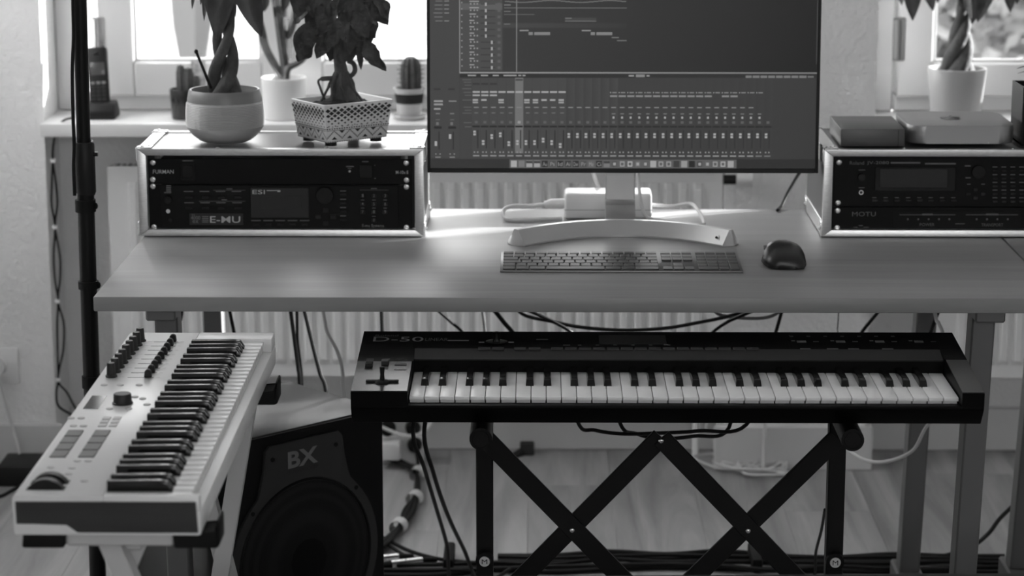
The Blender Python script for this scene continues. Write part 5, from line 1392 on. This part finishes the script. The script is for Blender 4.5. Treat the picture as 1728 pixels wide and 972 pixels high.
for k in range(14):
    a = k*2.4; r_ = rnd.uniform(0.09, 0.13); base = top+V((math.cos(a)*0.05, math.sin(a)*0.03-0.02, 0.04+rnd.uniform(0, 0.08)))
    put_leaf(lf, M_leaf, t, base, base+V((math.cos(a)*r_, -abs(math.sin(a))*r_*0.7, rnd.uniform(-0.05, 0.05))), 0.14, rnd.uniform(-0.4, 0.4))
    b = MB(); b.tube([top+V((0, 0, -0.01)), (top+base)/2+V((0, 0, 0.012)), base], 0.0016, 6); b.obj('petiole', M_leaf, t)

# ------------------------------------------------------------------ wall socket, floor box, power strip, cables
t = thing('wall_socket', 'white wall socket with a plug at the left picture edge', 'socket', (-1.235, 5.45, 0.20))
p = W(3, 617, 5.448)
b = MB(); b.box(p.x-0.045, p.x+0.040, 5.441, 5.4495, p.z-0.042, p.z+0.042, 0.003, 2); b.obj('cover_plate', M_white, t)
b = MB(); b.tube([(p.x-0.01, 5.441, p.z), (p.x-0.01, 5.415, p.z)], [0.022, 0.020], 20); b.obj('plug', M_whitem, t)
cable('white_cable', 'thin white cord hanging from the wall socket to the floor at the left', [(p.x-0.008, 5.417, p.z), W(2, 655, 5.415), W(12, 690, 5.42), W(22, 725, 5.42), W(31, 757, 5.40), WZ(36, 800, 0.004)], 0.003, M_cabw)
b = MB(); b.box(-1.222, -1.03, 5.285, 5.405, 0.0, 0.046, 0.004, 2)
tag(b.obj('network_box', M_black), 'flat black box on the floor behind the white keyboard', 'device')
cable('floor_cable', 'black cable lying on the floor at the left picture edge', [WZ(-60, 835, 0.004), WZ(-5, 838, 0.004), WZ(20, 828, 0.004), WZ(45, 815, 0.004), WZ(60, 812, 0.01)], 0.004, M_cabb)
# twin cable clipped down the wall edge
for k, (dx, lb) in enumerate(((-2.2, 'left strand of the black cable clipped down the wall corner'), (2.2, 'right strand of the black cable clipped down the wall corner'))):
    q = [(126, 198), (108, 203), (96, 217), (90, 245), (89, 270), (91 + dx*1.6, 310), (92 + dx*2.2, 345), (93, 383), (96 + dx*2.4, 430), (97 + dx*2.0, 470), (98, 508), (102 + dx*2.5, 545), (102 + dx*2.2, 590), (98, 640), (104 + dx*4, 662), (112 + dx*6, 685), (128 + dx*3, 700)]
    cable('wall_cable', lb, [W(x, y, 5.443-(0.02 if i < 2 else 0)) for i, (x, y) in enumerate(q)], 0.0026, M_cabb, k=6)
for i, (x, y) in enumerate(((90, 271), (93, 383), (97, 508), (98, 641))):
    p = W(x, y, 5.444)
    b = MB(); b.box(p.x-0.006, p.x+0.006, 5.437, 5.4495, p.z-0.004, p.z+0.004, 0.001)
    tag(b.obj('cable_clip', M_white), ('topmost white clip holding the black cable near the sill', 'second white clip down the black wall cable', 'third white clip down the black wall cable', 'lowest white clip where the wall cable splits')[i], 'clip', 'white cable clips on the wall corner')

def hang(label, pts, r=0.0035, m=None, Y=4.55, group='cables hanging under the desk', name='hanging_cable', fl=True):
    P = [W(x, y, Y if len(q) == 0 else q[0]) for x, y, *q in pts]
    tt = (0.7255-P[0].z)/max(0.01, P[0].z-P[1].z); P = [V((P[0].x+(P[0].x-P[1].x)*tt, P[0].y, 0.7255))] + P
    if fl:
        e = P[-1]; xk = e.x*0.87
        if e.x < -0.31: P.append(V((e.x+(P[-1].x-P[-2].x)*0.5, e.y+0.02, 0.16))); P.append(V((e.x-0.05, e.y+0.05, 0.008)))
        else: P.append(V((e.x*0.93, 4.2, 0.60))); P.append(V((xk, 3.99, 0.63))); P.append(V((xk, 3.922, 0.65)))
    return cable(name, label, P, r, m or M_cabb, group=group)
hang('black cable hanging beside the left front desk leg', [(306, 532), (303, 560)], Y=4.62)
hang('black cable hanging just right of the left rear desk leg', [(389, 532), (395, 562), (400, 600)], Y=4.62)
hang('left one of the paired black cables hanging above the subwoofer', [(491, 530), (497, 575), (503, 620), (506, 655)], 0.004, Y=4.66)
hang('right one of the paired black cables hanging above the subwoofer', [(501, 530), (502, 575), (507, 615), (510, 655)], 0.003, Y=4.665)
hang('black cable slanting down behind the back corner of the subwoofer', [(515, 530), (527, 580), (540, 630), (551, 670)], 0.004, Y=4.66)
hang('white cable curving down left of the black synthesizer', [(546, 530), (552, 560), (568, 590), (577, 620), (579, 650), (582, 690)], 0.0034, M_cabw, Y=4.45)
hang('straight black cable dropping behind the model name of the synthesizer', [(644, 530), (645, 560), (647, 600)], 0.004, Y=4.66)
hang('thin black cable slanting down left of the grey cable', [(746, 530), (762, 544), (780, 560), (800, 585)], 0.003, Y=4.64)
hang('thin grey cable hanging straight down behind the synthesizer', [(815, 530), (817, 545), (819, 575)], 0.003, M_cabg, Y=4.66)
hang('thick black cable slanting down right of the grey cable', [(839, 530), (851, 545), (866, 563), (880, 590)], 0.0045, Y=4.64)
cable('sagging_cable', 'long black cable sagging in a wide arc below the desk', [W(860, 500, 4.62), W(882, 530, 4.6), W(930, 542, 4.58), W(980, 552, 4.57), W(1050, 557, 4.56), W(1120, 554, 4.57), W(1180, 544, 4.58), W(1235, 532, 4.6), W(1280, 515, 4.62)], 0.0036, M_cabb)
hang('black cable crossing the sagging arc on its left side', [(906, 530), (930, 541), (962, 559), (990, 585)], 0.0035, Y=4.55)
hang('black cable crossing the sagging arc on its right side', [(1258, 530), (1232, 541), (1206, 558), (1190, 580)], 0.0035, Y=4.55)
cable('sagging_cable', 'grey cable looped close under the desktop above the synthesizer', [W(1200, 515, 4.62), W(1215, 531, 4.6), W(1260, 537, 4.6), W(1300, 534, 4.6), W(1330, 515, 4.62)], 0.0034, M_cabg)
hang('black cable hanging left of the printed diagram of the synthesizer', [(1318, 530), (1312, 552), (1306, 575)], 0.0036, Y=4.62)
hang('black cable slanting down above the printed diagram of the synthesizer', [(1479, 530), (1468, 543), (1455, 560), (1440, 590)], 0.0036, Y=4.6)
hang('very thin dark wire hanging above the printed diagram of the synthesizer', [(1415, 530), (1414, 560)], 0.0012, Y=4.66)
cable('hanging_cable', 'sunlit white cable beside the right rear desk leg', [(0.735, 4.52, 0.7255), W(1578, 528, 4.48), W(1584, 545, 4.46), W(1591, 562, 4.44), W(1600, 600, 4.44), W(1585, 690, 4.44), W(1562, 722, 4.46), W(1540, 760, 4.5), W(1500, 778, 4.55), W(1465, 778, 4.6), W(1435, 762, 4.66), W(1420, 740, 4.7), W(1410, 690, 4.72)], 0.0035, M_cabw)
hang('black cable hanging just behind the sunlit white cable', [(1582, 530), (1576, 545), (1568, 570)], 0.0036, Y=4.5)
cable('hanging_cable', 'left of the two black cables falling from the synthesizer to the floor', [(-0.17, 3.93, 0.66), (-0.18, 3.98, 0.63), W(697, 722, 4.1), W(716, 790, 4.2), W(737, 860, 4.35), W(754, 920, 4.5), W(764, 985, 4.6), (-0.10, 4.66, 0.02)], 0.0038, M_cabb)
cable('hanging_cable', 'right of the two black cables falling from the synthesizer to the floor', [(-0.15, 3.93, 0.66), (-0.155, 3.98, 0.63), W(716, 722, 4.1), W(732, 800, 4.2), W(756, 870, 4.35), W(782, 925, 4.5), W(812, 985, 4.6), (-0.05, 4.66, 0.02)], 0.0040, M_cabb)
cable('sagging_cable', 'black cable drooping under the left half of the synthesizer', [(0.05, 3.93, 0.65), W(975, 712, 4.02), W(1005, 726, 4.05), W(1050, 732, 4.05), W(1105, 731, 4.05), W(1180, 727, 4.05), W(1260, 716, 4.02), (0.40, 3.93, 0.65)], 0.0034, M_cabb)
cable('sagging_cable', 'second black cable drooping behind the top joint of the lattice stand', [(0.12, 3.93, 0.65), W(1046, 713, 4.04), W(1075, 732, 4.08), W(1115, 740, 4.08), W(1170, 736, 4.08), W(1230, 722, 4.06), (0.33, 3.93, 0.65)], 0.0034, M_cabb)
cable('floor_cable', 'thin black cable leaning against the right post of the lattice stand', [W(1392, 860, 4.1), W(1386, 895, 4.2), W(1377, 930, 4.3), W(1366, 985, 4.42), (0.45, 4.55, 0.02)], 0.0028, M_cabb)
# cable loom lying on the floor behind the stand
rnd = random.Random(9)
for k in range(7):
    y0 = 938+k*4.2; zz = 0.006+0.006*(k % 2)
    pts = [WZ(x, y0+rnd.uniform(-3, 3)+(4 if x < 760 else 0)+(-5 if 1000 < x < 1300 else 0), zz) for x in range(640 if k > 2 else 840, 1790, 95)]
    cable('floor_cable', ('rearmost', 'second', 'third', 'fourth', 'fifth', 'sixth', 'foremost')[k] + ' black cable of the loom along the floor behind the lattice stand', pts, 0.0055 if k != 4 else 0.004, M_cabb if k not in (4,) else M_cabg, group='cable loom on the floor')
for i, (x, lb) in enumerate(((758, 'black strap around the floor loom left of the lattice stand'), (1274, 'black strap around the floor loom between the lattice bars'))):
    p = WZ(x, 952, 0.0); b = MB(); b.box(p.x-0.011, p.x+0.011, p.y-0.06, p.y+0.06, 0.0, 0.030, 0.006, 2)
    tag(b.obj('cable_strap', M_blackr), lb, 'strap', 'straps on the floor loom')
cable('floor_cable', 'black cable rising from the floor loom between the right desk legs', [WZ(1560, 942, 0.006), WZ(1600, 936, 0.008), W(1640, 922, 4.72), W(1668, 900, 4.74), W(1690, 872, 4.76), W(1730, 835, 4.8)], 0.0045, M_cabb)
cable('floor_cable', 'upper black cable curving from behind the subwoofer to the floor loom', [WZ(600, 890, 0.02), WZ(648, 908, 0.012), WZ(690, 929, 0.010), WZ(740, 943, 0.010), WZ(800, 950, 0.010)], 0.0042, M_cabb)
cable('floor_cable', 'lower black cable curving from behind the subwoofer to the floor loom', [WZ(600, 905, 0.02), WZ(648, 916, 0.012), WZ(680, 936, 0.008), WZ(705, 944, 0.008)], 0.0042, M_cabb)
for i, (px0, py0, px1, py1) in enumerate(((660, 953, 712, 947), (640, 944, 672, 941))):
    a, c = WZ(px0, py0, 0.012), WZ(px1, py1, 0.012); d = (c-a).normalized()
    t = thing('audio_connector', ('silver audio connector pair on the floor right of the subwoofer', 'silver audio connector half hidden by the subwoofer')[i], 'connector', (a.x, a.y, 0), 'audio connectors on the floor')
    b = MB(); b.cyl(a, a+(c-a)*0.45, 0.0095, n=16); b.obj('shell', M_steel, t)
    b = MB(); b.cyl(a+(c-a)*0.48, c, 0.0095, n=16); b.obj('shell', M_steel, t)
    b = MB(); b.tube([c, c+d*0.012, c+d*0.032], [0.0085, 0.0075, 0.005], 12); b.obj('boot', M_blackr, t)
    b = MB(); b.tube([a, a-d*0.012, a-d*0.030], [0.0085, 0.0075, 0.005], 12); b.obj('boot', M_blackr, t)
# strapped cable bundle
for k in range(4):
    o_ = (k-1.5)*3.4
    q = [(636, 768+o_*0.6), (665, 776+o_*0.5), (690, 787+o_*0.4), (703, 800), (704+o_*0.5, 825), (701+o_*0.3, 840), (690+o_*1.5, 862), (680+o_*0.6, 884), (668+o_*0.6, 897), (650+o_, 915), (630+o_, 930)]
    cable('bundled_cable', ('leftmost', 'second', 'third', 'rightmost')[k] + ' black cable of the strapped bundle right of the subwoofer', [WZ(x, y, 0.012+0.004*(k % 2)) for x, y in q], 0.0052, M_cabb, group='strapped cable bundle', k=5)
for i, (x, y) in enumerate(((704, 800), (699, 842), (672, 889))):
    p = WZ(x, y, 0.014); b = MB(); b.tube([p+V((0.004, 0.018, 0)), p+V((-0.003, -0.014, 0))], [0.017, 0.017], 18, cap=False); b.tube([p+V((0.004, 0.018, 0)), p+V((-0.003, -0.014, 0))], [0.015, 0.015], 18, cap=False)
    tag(b.obj('cable_strap', M_white), ('uppermost', 'middle', 'lowest')[i] + ' white strap around the black cable bundle', 'strap', 'white straps on the cable bundle')
# power strip on the floor against the wall
t = thing('power_strip', 'white power strip with black plugs on the floor right of the subwoofer', 'power strip', (-0.33, 5.54, 0))
a, c = W(635, 715, 5.5), W(716, 770, 5.5)
b = MB(); b.hexa([(-0.42, 5.475, 0.001), (-0.262, 5.475, 0.001), (-0.262, 5.53, 0.001), (-0.42, 5.53, 0.001), (-0.42, 5.50, 0.055), (-0.262, 5.50, 0.055), (-0.262, 5.535, 0.055), (-0.42, 5.535, 0.055)], 0.004, 2); b.obj('housing', M_whitem, t)
for px, py, r_ in ((700, 750, 0.018), (655, 722, 0.019), (697, 722, 0.018)):
    p = W(px, py, 5.49); b = MB(); b.tube([p, p+V((0, -0.035, 0.004))], [r_, r_*0.8], 16); b.obj('plug', M_blackr, t)
p = W(660, 755, 5.47)
t2 = thing('plug_adapter', 'white plug adapter in the power strip', 'adapter', (p.x, 5.45, 0.02))
b = MB(); b.box(p.x-0.028, p.x+0.024, 5.425, 5.474, p.z-0.020, p.z+0.022, 0.005, 2); b.obj('block', M_white, t2)
cable('white_cable', 'white cord looping across the power strip', [W(630, 712, 5.40), W(648, 722, 5.40), W(675, 733, 5.39), W(697, 735, 5.39), W(716, 728, 5.40), W(735, 700, 5.42), W(742, 660, 5.46)], 0.0042, M_cabw)
cable('black_cable', 'black cord running from a plug into the strapped bundle', [W(700, 752, 5.45), W(704, 770, 5.43), WZ(706, 786, 0.02), WZ(704, 800, 0.014)], 0.0045, M_cabb)
# coil of white cord on the floor by the pier
rnd = random.Random(6); pts = []
for k in range(90):
    a = k*0.62; s_ = k/90; r1_ = 0.055+0.025*math.sin(k*0.37); 
    pts.append(V((0.455+0.10*s_+r1_*1.15*math.cos(a), 5.475-0.075*s_+r1_*0.8*math.sin(a), 0.008+0.012*abs(math.sin(k*0.9)))))
pts = [W(1200, 700, 5.44), W(1196, 735, 5.44)] + pts + [WZ(1290, 795, 0.006), WZ(1322, 800, 0.005)]
cable('coiled_cord', 'tangled coil of white cord on the floor before the wall pier', pts, 0.0030, M_cabw, k=4)
cable('white_cable', 'white cord running up the wall pier from the coil', [W(1288, 795, 5.40), W(1289, 760, 5.42), W(1291, 715, 5.425), W(1293, 600, 5.43)], 0.0045, M_cabw)
# small black bracket by the baseboard
b = MB(); p = W(886, 762, 5.56); b.box(p.x-0.012, p.x+0.022, 5.55, 5.575, 0.0, 0.030, 0.003); b.hexa([(p.x-0.04, 5.53, 0.001), (p.x-0.02, 5.53, 0.001), (p.x+0.01, 5.56, 0.001), (p.x-0.01, 5.56, 0.001), (p.x-0.04, 5.53, 0.006), (p.x-0.02, 5.53, 0.006), (p.x+0.01, 5.56, 0.018), (p.x-0.01, 5.56, 0.018)])
tag(b.obj('cable_tag', M_dark), 'small dark folded tag at the baseboard behind the lattice stand', 'tag')
cable('hanging_cable', 'short black cable behind the monitor beside the right rack case', [(0.470, 4.66, 0.7542), (0.482, 4.700, 0.757), (0.50, 4.725, 0.785), (0.53, 4.735, 0.83), (0.56, 4.70, 0.85), (0.565, 4.686, 0.85)], 0.0035, M_cabb)
